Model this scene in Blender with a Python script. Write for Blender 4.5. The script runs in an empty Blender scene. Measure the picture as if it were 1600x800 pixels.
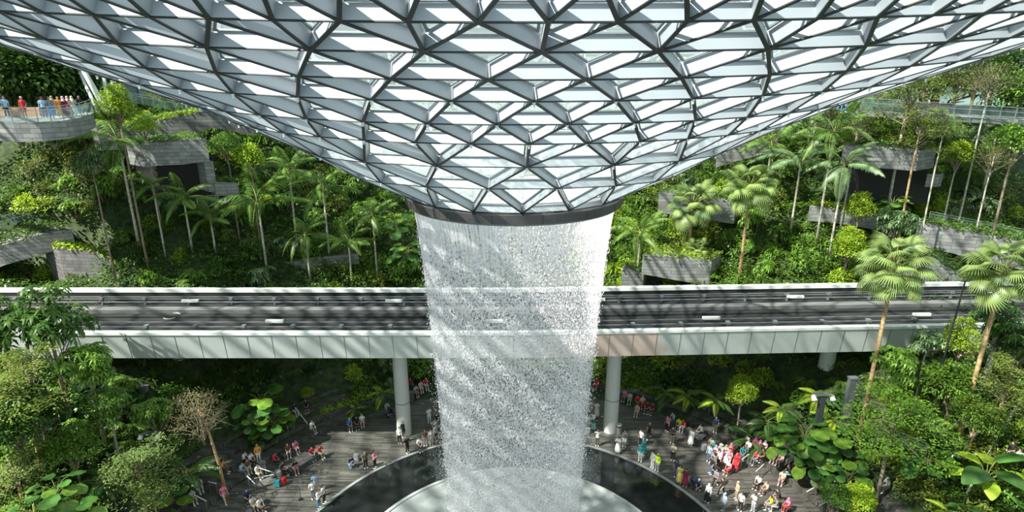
import bpy, math, random
import numpy as np
from mathutils import Vector, Matrix, Quaternion
PI = math.pi
random.seed(7)
rng = np.random.default_rng(11)
C = bpy.context.scene.collection

# ------------------------------------------------------------------ camera, sky, sun, exposure
CAM_H = 31.0
PITCH = math.radians(17.0)
FOC = 880.0
cam_d = bpy.data.cameras.new('camera'); cam = bpy.data.objects.new('camera', cam_d); C.objects.link(cam)
cam_d.sensor_width = 36.0; cam_d.lens = 36.0 * FOC / 1600.0
cam_d.clip_start = 0.1; cam_d.clip_end = 2000
cam.location = (0, 0, CAM_H); cam.rotation_euler = (math.radians(90) - PITCH, 0, 0)
bpy.context.scene.camera = cam

world = bpy.data.worlds.new('world'); bpy.context.scene.world = world; world.use_nodes = True
wn = world.node_tree; wn.nodes.clear()
wo = wn.nodes.new('ShaderNodeOutputWorld'); wb = wn.nodes.new('ShaderNodeBackground')
tc = wn.nodes.new('ShaderNodeTexCoord'); nz = wn.nodes.new('ShaderNodeTexNoise'); rp = wn.nodes.new('ShaderNodeValToRGB')
nz.inputs['Scale'].default_value = 2.6; nz.inputs['Detail'].default_value = 6
rp.color_ramp.elements[0].position = 0.38; rp.color_ramp.elements[0].color = (0.36, 0.64, 0.74, 1)
rp.color_ramp.elements[1].position = 0.60; rp.color_ramp.elements[1].color = (0.84, 0.90, 0.89, 1)
wb.inputs['Strength'].default_value = 1.05
wn.links.new(tc.outputs['Generated'], nz.inputs['Vector']); wn.links.new(nz.outputs['Fac'], rp.inputs['Fac'])
wn.links.new(rp.outputs['Color'], wb.inputs['Color']); wn.links.new(wb.outputs['Background'], wo.inputs['Surface'])

sun_d = bpy.data.lights.new('sun', 'SUN'); sun = bpy.data.objects.new('sun', sun_d); C.objects.link(sun)
sun_d.energy = 11.0; sun_d.angle = math.radians(0.9); sun_d.color = (1.0, 0.955, 0.87)
sun.rotation_euler = Vector((0.58, 0.32, -0.75)).to_track_quat('-Z', 'Y').to_euler()

vs = bpy.context.scene.view_settings
vs.view_transform = 'Standard'; vs.look = 'None'; vs.gamma = 1.0; vs.exposure = 0.22; vs.use_curve_mapping = False
bpy.context.scene.cycles.max_bounces = 8
bpy.context.scene.cycles.transparent_max_bounces = 24
bpy.context.scene.cycles.caustics_reflective = False
bpy.context.scene.cycles.caustics_refractive = False

AX, AY = 0.1, 28.4           # axis of the oculus and the pool

# ------------------------------------------------------------------ seeing and placing
def ray(px, py):
    a = px - 800.0; b = py - 400.0
    return np.array([a, FOC*math.cos(PITCH) - b*math.sin(PITCH), -(FOC*math.sin(PITCH) + b*math.cos(PITCH))])
def at_z(px, py, z):
    d = ray(px, py); s = (z - CAM_H) / d[2]; return Vector((d[0]*s, d[1]*s, z))
def at_y(px, py, y):
    d = ray(px, py); s = y / d[1]; return Vector((d[0]*s, y, CAM_H + d[2]*s))
def proj(x, y, z):
    dz = CAM_H - z
    k = y*math.cos(PITCH) + dz*math.sin(PITCH); v = -y*math.sin(PITCH) + dz*math.cos(PITCH)
    return 800 + FOC*x/k, 400 + FOC*v/k
def rad(x, y): return math.hypot(x - AX, y - AY)
FR = ([0, 24.2, 26, 28, 30, 34, 38, 44, 60, 90], [0, 0, .35, .8, 3.0, 6.5, 8.6, 10.5, 12, 12])
BR = ([0, 24.5, 27, 30, 33, 36, 40, 45, 50, 54, 58, 90], [0, 0, 1.2, 4.2, 8.0, 10.5, 13.5, 17.2, 22, 26.3, 28.2, 28.2])
BR_Y0 = 41.0
CARVE = [(-75, -41.5, 50, 57.4, 11.6), (-38.6, -30.0, 54.5, 59.6, 19.9), (33.6, 41.8, 53.5, 58.9, 19.2), (43.0, 75, 50, 57.0, 11.6), (13.0, 19.6, 54.5, 58.3, 10.6)]
def near_edge(x): return 41.0 + (0.04*x if x > 0 else 0.0)
def far_edge(x): return near_edge(x) + 9.2
def ground(x, y):
    r = rad(x, y)
    if y < near_edge(x) + 0.5: return float(np.interp(r, *FR))
    b = min(float(np.interp(r, *BR)), 11.3 + 1.0*max(0.0, y - far_edge(x) - 1.0))
    for x0, x1, y0, y1, zc in CARVE:
        if x0 < x < x1 and y0 < y < y1: b = min(b, zc)
    if y < far_edge(x) + 0.3: return min(b, float(np.interp(r, *FR)) + 0.6)
    k = math.sin(r*1.15)*0.35 + 0.25*math.sin(x*0.5 + y*0.3)
    return min(b + (k if r > 30 else 0), 28.3)
def hit(px, py, smin=0.02, smax=0.12):
    d = ray(px, py); s = smin
    while s < smax:
        x, y, z = d[0]*s, d[1]*s, CAM_H + d[2]*s
        if z <= ground(x, y): return Vector((x, y, ground(x, y)))
        s += 0.0002
    return Vector((d[0]*smax, d[1]*smax, ground(d[0]*smax, d[1]*smax)))

# ------------------------------------------------------------------ materials
MATS = {}
def mat(name, col, rough=0.6, col2=None, scale=3.0, metal=0.0, transl=0.0, spec=0.5, bump=0.0, stretch=None, rnd=0.0, detail=4.0):
    if name in MATS: return MATS[name]
    m = bpy.data.materials.new(name); m.use_nodes = True; n = m.node_tree.nodes; l = m.node_tree.links
    b = n['Principled BSDF']; b.inputs['Roughness'].default_value = rough; b.inputs['Metallic'].default_value = metal
    b.inputs['Specular IOR Level'].default_value = spec
    out = n['Material Output']
    c4 = (*col, 1)
    src = None
    if col2 is not None:
        t = n.new('ShaderNodeTexCoord'); mp = n.new('ShaderNodeMapping'); no = n.new('ShaderNodeTexNoise'); cr = n.new('ShaderNodeValToRGB')
        if stretch: mp.inputs['Scale'].default_value = stretch
        no.inputs['Scale'].default_value = scale; no.inputs['Detail'].default_value = detail
        cr.color_ramp.elements[0].position = 0.35; cr.color_ramp.elements[1].position = 0.65
        cr.color_ramp.elements[0].color = c4; cr.color_ramp.elements[1].color = (*col2, 1)
        l.new(t.outputs['Object'], mp.inputs['Vector']); l.new(mp.outputs['Vector'], no.inputs['Vector'])
        l.new(no.outputs['Fac'], cr.inputs['Fac']); src = cr.outputs['Color']
        if bump > 0:
            bp = n.new('ShaderNodeBump'); bp.inputs['Strength'].default_value = bump; bp.inputs['Distance'].default_value = 0.05
            l.new(no.outputs['Fac'], bp.inputs['Height']); l.new(bp.outputs['Normal'], b.inputs['Normal'])
    if rnd > 0:
        oi = n.new('ShaderNodeObjectInfo'); hs = n.new('ShaderNodeHueSaturation')
        mr = n.new('ShaderNodeMapRange'); mr.inputs['To Min'].default_value = 1 - rnd; mr.inputs['To Max'].default_value = 1 + rnd
        l.new(oi.outputs['Random'], mr.inputs['Value']); l.new(mr.outputs['Result'], hs.inputs['Value'])
        if src is not None: l.new(src, hs.inputs['Color'])
        else: hs.inputs['Color'].default_value = c4
        src = hs.outputs['Color']
    if src is not None: l.new(src, b.inputs['Base Color'])
    else: b.inputs['Base Color'].default_value = c4
    if transl > 0:
        tr = n.new('ShaderNodeBsdfTranslucent'); mx = n.new('ShaderNodeMixShader'); mx.inputs['Fac'].default_value = transl
        if src is not None: l.new(src, tr.inputs['Color'])
        else: tr.inputs['Color'].default_value = c4
        l.new(b.outputs['BSDF'], mx.inputs[1]); l.new(tr.outputs['BSDF'], mx.inputs[2]); l.new(mx.outputs['Shader'], out.inputs['Surface'])
    MATS[name] = m
    return m
def leafmat(name, a, b, rough=0.42, transl=0.3, scale=2.2, rnd=0.3): return mat(name, a, rough, b, scale, transl=transl, rnd=rnd, spec=0.45)

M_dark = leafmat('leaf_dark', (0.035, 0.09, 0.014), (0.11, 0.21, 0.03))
M_mid = leafmat('leaf_mid', (0.075, 0.165, 0.018), (0.20, 0.34, 0.04))
M_lime = leafmat('leaf_lime', (0.22, 0.36, 0.02), (0.46, 0.58, 0.05))
M_grey = leafmat('leaf_greygreen', (0.09, 0.165, 0.06), (0.23, 0.33, 0.15), rough=0.35)
M_palm = leafmat('leaf_palm', (0.06, 0.145, 0.02), (0.18, 0.30, 0.05), rough=0.35, scale=0.8)
M_fan = leafmat('leaf_fan', (0.10, 0.18, 0.035), (0.28, 0.36, 0.11), rough=0.38, scale=1.0)
M_olive = leafmat('leaf_olive', (0.12, 0.165, 0.02), (0.27, 0.32, 0.06))
M_big = leafmat('leaf_big', (0.035, 0.105, 0.022), (0.10, 0.22, 0.045), rough=0.3, scale=0.9)
M_yellow = leafmat('leaf_yellow', (0.35, 0.40, 0.03), (0.62, 0.60, 0.06))
M_bark = mat('bark', (0.16, 0.12, 0.085), 0.85, (0.34, 0.27, 0.20), 6, stretch=(1, 1, 0.25), bump=0.5)
M_palebark = mat('pale_bark', (0.38, 0.34, 0.27), 0.8, (0.58, 0.54, 0.46), 3, stretch=(1, 1, 2), bump=0.3)
M_orangebark = mat('orange_bark', (0.32, 0.19, 0.09), 0.8, (0.55, 0.37, 0.19), 3, stretch=(1, 1, 2), bump=0.3)
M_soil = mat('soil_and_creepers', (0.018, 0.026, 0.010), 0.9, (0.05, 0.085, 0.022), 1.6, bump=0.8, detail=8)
M_web = mat('painted_steel_web', (0.40, 0.425, 0.455), 0.42, spec=0.5)
M_flange = mat('dark_steel_flange', (0.022, 0.026, 0.028), 0.45)
M_gasket = mat('pane_gasket', (0.20, 0.22, 0.23), 0.5)
M_cap = mat('node_cap', (0.72, 0.74, 0.74), 0.35)
M_fascia = mat('ring_fascia', (0.055, 0.05, 0.05), 0.45, (0.08, 0.07, 0.07), 0.8)
M_lip = mat('ring_lip', (0.20, 0.18, 0.18), 0.5)
M_white = mat('white_paint', (0.78, 0.78, 0.75), 0.5)
M_bridge = mat('bridge_panel', (0.50, 0.53, 0.50), 0.45, (0.56, 0.58, 0.55), 0.35)
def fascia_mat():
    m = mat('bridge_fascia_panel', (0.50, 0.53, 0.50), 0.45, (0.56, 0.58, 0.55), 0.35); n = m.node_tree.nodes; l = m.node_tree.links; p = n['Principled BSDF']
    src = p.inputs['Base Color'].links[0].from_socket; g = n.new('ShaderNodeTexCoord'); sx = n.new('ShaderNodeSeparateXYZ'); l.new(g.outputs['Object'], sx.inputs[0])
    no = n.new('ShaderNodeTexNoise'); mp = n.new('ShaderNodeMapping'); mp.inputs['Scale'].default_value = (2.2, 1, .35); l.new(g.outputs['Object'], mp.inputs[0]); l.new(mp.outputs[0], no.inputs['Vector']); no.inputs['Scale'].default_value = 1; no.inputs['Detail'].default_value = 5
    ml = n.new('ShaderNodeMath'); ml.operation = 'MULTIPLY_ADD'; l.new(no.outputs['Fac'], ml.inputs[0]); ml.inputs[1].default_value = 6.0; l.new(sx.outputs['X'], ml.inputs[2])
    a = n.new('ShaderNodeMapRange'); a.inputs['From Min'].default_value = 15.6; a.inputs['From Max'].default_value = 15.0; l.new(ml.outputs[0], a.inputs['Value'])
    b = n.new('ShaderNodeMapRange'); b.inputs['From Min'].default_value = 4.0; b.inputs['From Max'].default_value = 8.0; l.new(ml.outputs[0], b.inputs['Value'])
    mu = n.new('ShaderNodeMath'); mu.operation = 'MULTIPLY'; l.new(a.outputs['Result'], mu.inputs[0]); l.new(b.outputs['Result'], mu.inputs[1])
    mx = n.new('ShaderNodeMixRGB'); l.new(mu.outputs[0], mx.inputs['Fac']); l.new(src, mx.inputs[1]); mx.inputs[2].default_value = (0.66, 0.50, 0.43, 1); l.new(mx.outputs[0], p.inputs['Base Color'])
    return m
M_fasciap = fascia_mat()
M_deck = mat('bridge_deck', (0.012, 0.013, 0.014), 0.85, (0.03, 0.03, 0.03), 1.2, stretch=(0.3, 1, 1))
M_track = mat('track_concrete', (0.12, 0.12, 0.118), 0.8, (0.20, 0.20, 0.195), 1.5, stretch=(0.3, 1, 1))
M_rail = mat('rail_steel', (0.24, 0.25, 0.26), 0.4, metal=0.3)
M_column = mat('column_render', (0.66, 0.66, 0.62), 0.6)
M_black = mat('black_paint', (0.02, 0.02, 0.022), 0.4)
M_chrome = mat('brushed_steel', (0.55, 0.56, 0.57), 0.3, metal=0.8)
M_rock = mat('planter_side', (0.06, 0.06, 0.065), 0.7, (0.11, 0.11, 0.11), 2.0)

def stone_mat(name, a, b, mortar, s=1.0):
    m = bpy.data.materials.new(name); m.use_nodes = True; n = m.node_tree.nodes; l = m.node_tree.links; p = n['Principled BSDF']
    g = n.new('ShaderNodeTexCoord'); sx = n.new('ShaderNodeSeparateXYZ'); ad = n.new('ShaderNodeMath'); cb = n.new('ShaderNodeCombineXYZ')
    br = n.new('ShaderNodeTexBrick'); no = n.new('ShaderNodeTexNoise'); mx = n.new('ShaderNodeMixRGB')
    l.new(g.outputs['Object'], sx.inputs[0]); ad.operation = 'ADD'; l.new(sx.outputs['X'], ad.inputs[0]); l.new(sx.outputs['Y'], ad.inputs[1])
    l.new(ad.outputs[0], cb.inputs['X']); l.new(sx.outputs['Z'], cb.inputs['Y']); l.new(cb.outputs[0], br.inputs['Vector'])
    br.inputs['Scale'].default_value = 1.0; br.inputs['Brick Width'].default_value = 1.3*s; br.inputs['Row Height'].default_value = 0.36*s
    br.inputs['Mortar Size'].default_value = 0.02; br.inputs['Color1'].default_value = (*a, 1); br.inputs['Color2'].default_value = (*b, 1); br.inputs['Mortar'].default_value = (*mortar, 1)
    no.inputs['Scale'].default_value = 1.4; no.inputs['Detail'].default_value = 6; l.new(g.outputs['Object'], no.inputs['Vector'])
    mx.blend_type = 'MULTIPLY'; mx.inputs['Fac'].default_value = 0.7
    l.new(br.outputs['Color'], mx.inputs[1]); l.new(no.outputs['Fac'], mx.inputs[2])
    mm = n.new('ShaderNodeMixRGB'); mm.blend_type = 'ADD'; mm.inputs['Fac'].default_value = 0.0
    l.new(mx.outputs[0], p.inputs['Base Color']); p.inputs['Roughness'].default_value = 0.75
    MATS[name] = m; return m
M_stone = stone_mat('grey_stone', (0.30, 0.295, 0.29), (0.47, 0.46, 0.44), (0.15, 0.15, 0.15))
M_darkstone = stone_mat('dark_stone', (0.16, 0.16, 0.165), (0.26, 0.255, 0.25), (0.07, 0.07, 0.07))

def floor_mat():
    m = bpy.data.materials.new('plaza_planks'); m.use_nodes = True; n = m.node_tree.nodes; l = m.node_tree.links; p = n['Principled BSDF']
    g = n.new('ShaderNodeTexCoord'); mp = n.new('ShaderNodeMapping'); br = n.new('ShaderNodeTexBrick'); no = n.new('ShaderNodeTexNoise'); mx = n.new('ShaderNodeMixRGB')
    mp.inputs['Rotation'].default_value = (0, 0, 0)
    br.inputs['Scale'].default_value = 1.0; br.inputs['Brick Width'].default_value = 1.8; br.inputs['Row Height'].default_value = 0.15; br.inputs['Mortar Size'].default_value = 0.016
    br.inputs['Color1'].default_value = (0.085, 0.082, 0.075, 1); br.inputs['Color2'].default_value = (0.24, 0.225, 0.195, 1); br.inputs['Mortar'].default_value = (0.035, 0.034, 0.033, 1)
    l.new(g.outputs['Object'], mp.inputs[0]); l.new(mp.outputs[0], br.inputs['Vector'])
    no.inputs['Scale'].default_value = 0.5; no.inputs['Detail'].default_value = 5; l.new(mp.outputs[0], no.inputs['Vector'])
    mx.blend_type = 'MULTIPLY'; mx.inputs['Fac'].default_value = 0.5; l.new(br.outputs['Color'], mx.inputs[1]); l.new(no.outputs['Fac'], mx.inputs[2])
    l.new(mx.outputs[0], p.inputs['Base Color']); p.inputs['Roughness'].default_value = 0.45
    return m
M_floor = floor_mat()

def glass_mat(name, op, tint, rough=0.08, wav=0.0):
    m = bpy.data.materials.new(name); m.use_nodes = True; n = m.node_tree.nodes; l = m.node_tree.links; n.clear()
    o = n.new('ShaderNodeOutputMaterial'); t = n.new('ShaderNodeBsdfTransparent'); d = n.new('ShaderNodeBsdfDiffuse'); tl = n.new('ShaderNodeBsdfTranslucent')
    gl = n.new('ShaderNodeBsdfGlossy'); gl.inputs['Roughness'].default_value = rough
    m1 = n.new('ShaderNodeMixShader'); m2 = n.new('ShaderNodeMixShader'); m3 = n.new('ShaderNodeMixShader')
    t.inputs['Color'].default_value = (0.90, 0.97, 0.97, 1)
    for q in (d, tl): q.inputs['Color'].default_value = (*tint, 1)
    m1.inputs['Fac'].default_value = 0.7; l.new(d.outputs[0], m1.inputs[1]); l.new(tl.outputs[0], m1.inputs[2])
    l.new(t.outputs[0], m2.inputs[1]); l.new(m1.outputs[0], m2.inputs[2])
    if wav > 0:
        tcn = n.new('ShaderNodeTexCoord'); no = n.new('ShaderNodeTexNoise'); no.inputs['Scale'].default_value = 2.2; no.inputs['Detail'].default_value = 5; no.inputs['Distortion'].default_value = 1.5
        mr = n.new('ShaderNodeMapRange'); mr.inputs['From Min'].default_value = 0.35; mr.inputs['From Max'].default_value = 0.65
        mr.inputs['To Min'].default_value = max(0, op - wav); mr.inputs['To Max'].default_value = min(1, op + wav)
        l.new(tcn.outputs['Object'], no.inputs['Vector']); l.new(no.outputs['Fac'], mr.inputs['Value']); l.new(mr.outputs['Result'], m2.inputs['Fac'])
    else: m2.inputs['Fac'].default_value = op
    m3.inputs['Fac'].default_value = 0.05; l.new(m2.outputs[0], m3.inputs[1]); l.new(gl.outputs[0], m3.inputs[2]); l.new(m3.outputs[0], o.inputs['Surface'])
    return m
M_glass = glass_mat('roof_glass', 0.13, (0.86, 0.95, 0.95))
M_wetglass = glass_mat('wet_roof_glass', 0.50, (0.83, 0.93, 0.90), wav=0.22)
M_clear = glass_mat('railing_glass', 0.08, (0.7, 0.85, 0.85))

# ------------------------------------------------------------------ object helpers
def meshdata(name, V, F, mats, mi=None, smooth=False):
    me = bpy.data.meshes.new(name)
    me.from_pydata([tuple(map(float, v)) for v in V], [], [tuple(map(int, f)) for f in F])
    for m in (mats if isinstance(mats, (list, tuple)) else [mats]): me.materials.append(m)
    if mi is not None: me.polygons.foreach_set('material_index', np.asarray(mi, dtype=np.int32))
    if smooth: me.polygons.foreach_set('use_smooth', np.ones(len(me.polygons), dtype=bool))
    me.update(); return me
def bigmesh(name, V, F, mats, mi=None, smooth=False):
    """V (n,3), F (m,k) all faces of one size k."""
    V = np.asarray(V, dtype=np.float32); F = np.asarray(F, dtype=np.int32); k = F.shape[1]
    me = bpy.data.meshes.new(name); me.vertices.add(len(V)); me.vertices.foreach_set('co', V.ravel())
    me.loops.add(F.size); me.loops.foreach_set('vertex_index', F.ravel())
    me.polygons.add(len(F)); me.polygons.foreach_set('loop_start', np.arange(0, F.size, k, dtype=np.int32))
    for m in (mats if isinstance(mats, (list, tuple)) else [mats]): me.materials.append(m)
    if mi is not None: me.polygons.foreach_set('material_index', np.asarray(mi, dtype=np.int32))
    if smooth: me.polygons.foreach_set('use_smooth', np.ones(len(F), dtype=bool))
    me.update(calc_edges=True); return me
def obj(name, me, parent=None, loc=(0, 0, 0), rot=(0, 0, 0), sc=1.0):
    o = bpy.data.objects.new(name, me); C.objects.link(o); o.location = loc; o.rotation_euler = rot
    o.scale = (sc, sc, sc) if not hasattr(sc, '__len__') else sc
    if parent is not None: o.parent = parent
    return o
def tag(o, label=None, cat=None, group=None, kind=None):
    if label: o['label'] = label
    if cat: o['category'] = cat
    if group: o['group'] = group
    if kind: o['kind'] = kind
    return o
def thing(name, label, cat, loc=(0, 0, 0), rz=0.0, group=None, sc=1.0):
    o = obj(name, None, None, loc, (0, 0, rz), sc); return tag(o, label, cat, group)

class MB:
    def __init__(s): s.V = []; s.F = []; s.M = []
    def add(s, V, F, m=0):
        k = len(s.V); s.V.extend([tuple(v) for v in V]); s.F.extend([tuple(i + k for i in f) for f in F]); s.M.extend([m]*len(F))
    def box(s, a, b, m=0):
        x0, y0, z0 = a; x1, y1, z1 = b
        V = [(x0,y0,z0),(x1,y0,z0),(x1,y1,z0),(x0,y1,z0),(x0,y0,z1),(x1,y0,z1),(x1,y1,z1),(x0,y1,z1)]
        s.add(V, [(0,3,2,1),(4,5,6,7),(0,1,5,4),(1,2,6,5),(2,3,7,6),(3,0,4,7)], m)
    def bar(s, p, q, w, h, up=(0, 0, 1), m=0):
        p = Vector(p); q = Vector(q); d = (q - p).normalized(); u = Vector(up); sd = d.cross(u)
        if sd.length < 1e-6: sd = d.cross(Vector((1, 0, 0)))
        sd.normalize(); u = sd.cross(d).normalized()
        V = [e + sd*a*w/2 + u*b*h/2 for e in (p, q) for a, b in ((-1,-1),(1,-1),(1,1),(-1,1))]
        s.add(V, [(0,1,2,3),(7,6,5,4),(0,4,5,1),(1,5,6,2),(2,6,7,3),(3,7,4,0)], m)
    def tube(s, pts, radii, n=8, m=0, cap=True):
        pts = [Vector(p) for p in pts]
        if not hasattr(radii, '__len__'): radii = [radii]*len(pts)
        V = []; F = []
        for i, p in enumerate(pts):
            d = (pts[min(i+1, len(pts)-1)] - pts[max(i-1, 0)]).normalized()
            a = d.cross(Vector((0, 0, 1)) if abs(d.z) < 0.9 else Vector((1, 0, 0))).normalized(); b = d.cross(a)
            for k in range(n):
                t = 2*PI*k/n; V.append(p + (a*math.cos(t) + b*math.sin(t))*radii[i])
        for i in range(len(pts)-1):
            for k in range(n):
                F.append((i*n+k, i*n+(k+1) % n, (i+1)*n+(k+1) % n, (i+1)*n+k))
        if cap: F.append(tuple(range(n))[::-1]); F.append(tuple((len(pts)-1)*n + k for k in range(n)))
        s.add(V, F, m)
    def lathe(s, prof, n=16, m=0, o=(0, 0, 0), a0=0, a1=2*PI):
        V = []; F = []; full = abs(a1 - a0 - 2*PI) < 1e-6; nn = n if full else n + 1
        for r, z in prof:
            for k in range(nn):
                t = a0 + (a1 - a0)*k/n; V.append((o[0] + r*math.cos(t), o[1] + r*math.sin(t), o[2] + z))
        for i in range(len(prof)-1):
            for k in range(n):
                k2 = (k+1) % nn if full else k + 1
                F.append((i*nn+k, i*nn+k2, (i+1)*nn+k2, (i+1)*nn+k))
        s.add(V, F, m)
    def ell(s, c, r, n=10, m=0):
        V = []; F = []; h = n//2 + 1
        for i in range(h+1):
            ph = -PI/2 + PI*i/h
            for k in range(n):
                t = 2*PI*k/n; V.append((c[0]+r[0]*math.cos(ph)*math.cos(t), c[1]+r[1]*math.cos(ph)*math.sin(t), c[2]+r[2]*math.sin(ph)))
        for i in range(h):
            for k in range(n): F.append((i*n+k, i*n+(k+1) % n, (i+1)*n+(k+1) % n, (i+1)*n+k))
        s.add(V, F, m)
    def mesh(s, name, mats, smooth=False): return meshdata(name, s.V, s.F, mats, s.M, smooth)
    def build(s, name, mats, parent=None, smooth=False, loc=(0, 0, 0), rot=(0, 0, 0)):
        return obj(name, s.mesh(name, mats, smooth), parent, loc, rot)

# ------------------------------------------------------------------ the setting: terrain, plaza, pool, far walls
def build_ground():
    xs = np.arange(-84, 84.1, 0.8); ys = np.concatenate([np.arange(2, 49.9, 0.8), np.arange(50.0, 118, 0.8)])
    V = []; idx = {}
    for j, y in enumerate(ys):
        for i, x in enumerate(xs):
            r = rad(x, y); z = ground(x, y) - (0.02 if r > 24 else 3.0 if r < 22 else 0.3)
            V.append((x, y, z))
    nx = len(xs); F = [(j*nx+i, j*nx+i+1, (j+1)*nx+i+1, (j+1)*nx+i) for j in range(len(ys)-1) for i in range(nx-1)]
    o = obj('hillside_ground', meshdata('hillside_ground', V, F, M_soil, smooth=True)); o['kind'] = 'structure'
build_ground()

def ring_mesh(r0, r1, z, n=128, m=None, name='x', a0=0, a1=2*PI, thick=0.0):
    b = MB(); prof = [(r1, z), (r0, z)] if thick == 0 else [(r0, z-thick), (r1, z-thick), (r1, z), (r0, z), (r0, z-thick)]
    b.lathe(prof, n, 0, (AX, AY, 0), a0, a1); return b.mesh(name, m)
o = obj('floor', ring_mesh(16.35, 24.6, 0.0, 160, M_floor, 'floor', thick=0.4)); o['kind'] = 'structure'
# seating steps round the plaza, left and right
def steps(a0, a1, name):
    b = MB(); R = [24.4, 25.6, 26.8, 28.0, 29.0]; Z = [0.0, 0.42, 0.84, 1.26, 1.7]
    for i in range(4): b.lathe([(R[i], Z[i]-0.1), (R[i], Z[i+1]), (R[i+1]+.02, Z[i+1])], 60, 0, (AX, AY, 0), a0, a1)
    o = b.build(name, [M_floor]); o['kind'] = 'structure'
STEP_A = [(math.radians(128), math.radians(200)), (math.radians(-20), math.radians(48))]
steps(*STEP_A[0], 'trim_1'); steps(*STEP_A[1], 'trim_2')
def walk(x, y):
    r = rad(x, y); a = math.degrees(math.atan2(y - AY, x - AX))
    if r < 24.4: return 0.0
    if (a > 128 or a < -160) or (-20 < a < 48):
        for R, z in ((25.6, .42), (26.8, .84), (28.0, 1.26), (29.0, 1.7)):
            if r < R: return z
    return max(0.02, ground(x, y))
def hit_walk(px, py):
    d = ray(px, py); s = 0.03
    while s < 0.09:
        x, y, z = d[0]*s, d[1]*s, CAM_H + d[2]*s
        if z <= walk(x, y): return Vector((x, y, walk(x, y)))
        s += 0.0001
    return Vector((x, y, walk(x, y)))

# low curved stone benches standing on the plaza
def bench(label, r0, r1, a0, a1):
    am = math.radians((a0 + a1)/2); o = (AX, AY); t = thing('curved_bench', label, 'bench', (AX + r0*math.cos(am), AY + r0*math.sin(am), 0))
    L = t.location; b = MB(); b.lathe([(r0, .34), (r0, .41), (r1, .41), (r1, .34), (r0, .34)], 14, 0, (AX - L.x, AY - L.y, 0), math.radians(a0), math.radians(a1))
    for a in (a0, a1): c, sn = math.cos(math.radians(a)), math.sin(math.radians(a)); b.bar((AX + r0*c - L.x, AY + r0*sn - L.y, .375), (AX + r1*c - L.x, AY + r1*sn - L.y, .375), .02, .07)
    b.build('seat', [M_rock], t)
    b = MB(); b.lathe([(r0 + .06, 0), (r0 + .06, .34)], 14, 0, (AX - L.x, AY - L.y, 0), math.radians(a0 + .2), math.radians(a1 - .2)); b.lathe([(r1 - .06, 0), (r1 - .06, .34)], 14, 0, (AX - L.x, AY - L.y, 0), math.radians(a0 + .2), math.radians(a1 - .2)); b.build('plinth', [M_rock], t)
for lab, r, a0, a1 in (('low curved dark bench under the pair in red, left plaza', 21.35, 141.3, 149.5), ('low curved dark bench along the left plaza planter', 23.0, 126.5, 132.5), ('low curved dark bench under the pair in pink and brown', 23.6, 143.2, 147),
        ('low curved dark bench behind the teal and red suitcases', 22.0, 149.6, 152.2), ('low curved dark bench at the bottom of the left plaza', 20.7, 158, 162.5), ('low curved dark bench under the big crowd on the right', 22.3, 33.5, 39.5),
        ('low curved dark bench in the middle of the lower right steps', 21.7, 17.5, 27.0), ('low curved dark bench along the right plaza bench group', 23.3, 42, 50.5)): bench(lab, r - .12, r + .45, a0, a1)

# pool
M_pool = mat('pool_water', (0.010, 0.012, 0.012), 0.05, (0.022, 0.025, 0.024), 0.6, spec=0.6)
M_acr = mat('pool_lens', (0.24, 0.26, 0.255), 0.22, (0.40, 0.42, 0.41), 0.22, stretch=(1, 1, 1))
pool = thing('reflecting_pool', 'round black reflecting pool under the waterfall with a pale sunken centre', 'pool', (AX, AY, 0))
b = MB(); b.lathe([(16.1, 0.03), (11.75, 0.03)], 160); w = b.build('water_surface', [M_pool], pool)
b = MB(); b.lathe([(16.1, -0.2), (16.1, 0.09), (16.35, 0.09), (16.35, -0.2)], 160); b.build('rim', [mat('pool_rim', (0.30, 0.31, 0.30), 0.5)], pool)
b = MB(); b.lathe([(11.75, -0.1), (11.75, 0.12), (11.5, 0.12), (11.5, 0.02)], 160); b.build('inner_rim', [mat('pool_inner_rim', (0.42, 0.43, 0.42), 0.35)], pool)
b = MB(); b.lathe([(11.5, 0.02), (10, -0.05), (8, -0.25), (6, -0.7), (4.6, -1.2), (3.8, -1.7), (3.0, -2.0), (0, -2.05)], 128); b.build('sunken_lens', [M_acr], pool, smooth=True)

# far walls beyond the upper park
def far_wall():
    b = MB(); b.lathe([(80, 20), (80, 48)], 96, 0, (AX, AY, 0), math.radians(-40), math.radians(220))
    for k in range(60):
        t = math.radians(-40 + 260*k/60); p = (AX + 79.6*math.cos(t), AY + 79.6*math.sin(t))
        b.bar((p[0], p[1], 26), (p[0], p[1], 44), 0.5, 0.5, m=1)
    for z in (31.5, 35.0, 38.5): b.lathe([(79.7, z), (79.3, z), (79.3, z+.35), (79.7, z+.35)], 96, 1, (AX, AY, 0), math.radians(-40), math.radians(220))
    o = b.build('wall_back', [mat('far_facade_glass', (0.10, 0.17, 0.17), 0.25, (0.22, 0.32, 0.32), 0.15), mat('far_mullion', (0.35, 0.38, 0.37), 0.5)]); o['kind'] = 'structure'
far_wall()

# ------------------------------------------------------------------ the glass funnel
PR_R = [3.8, 5.41, 7.438, 10.143, 13.524, 18.257, 24.343, 31.105, 38, 45, 52, 60]
PR_H = [6.46, 5.456, 4.201, 2.613, 0.88, -0.958, -3.215, -5.722, -7.7, -9.0, -9.6, -9.8]
def prof_z(r): return CAM_H - float(np.interp(r, PR_R, PR_H))
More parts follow.
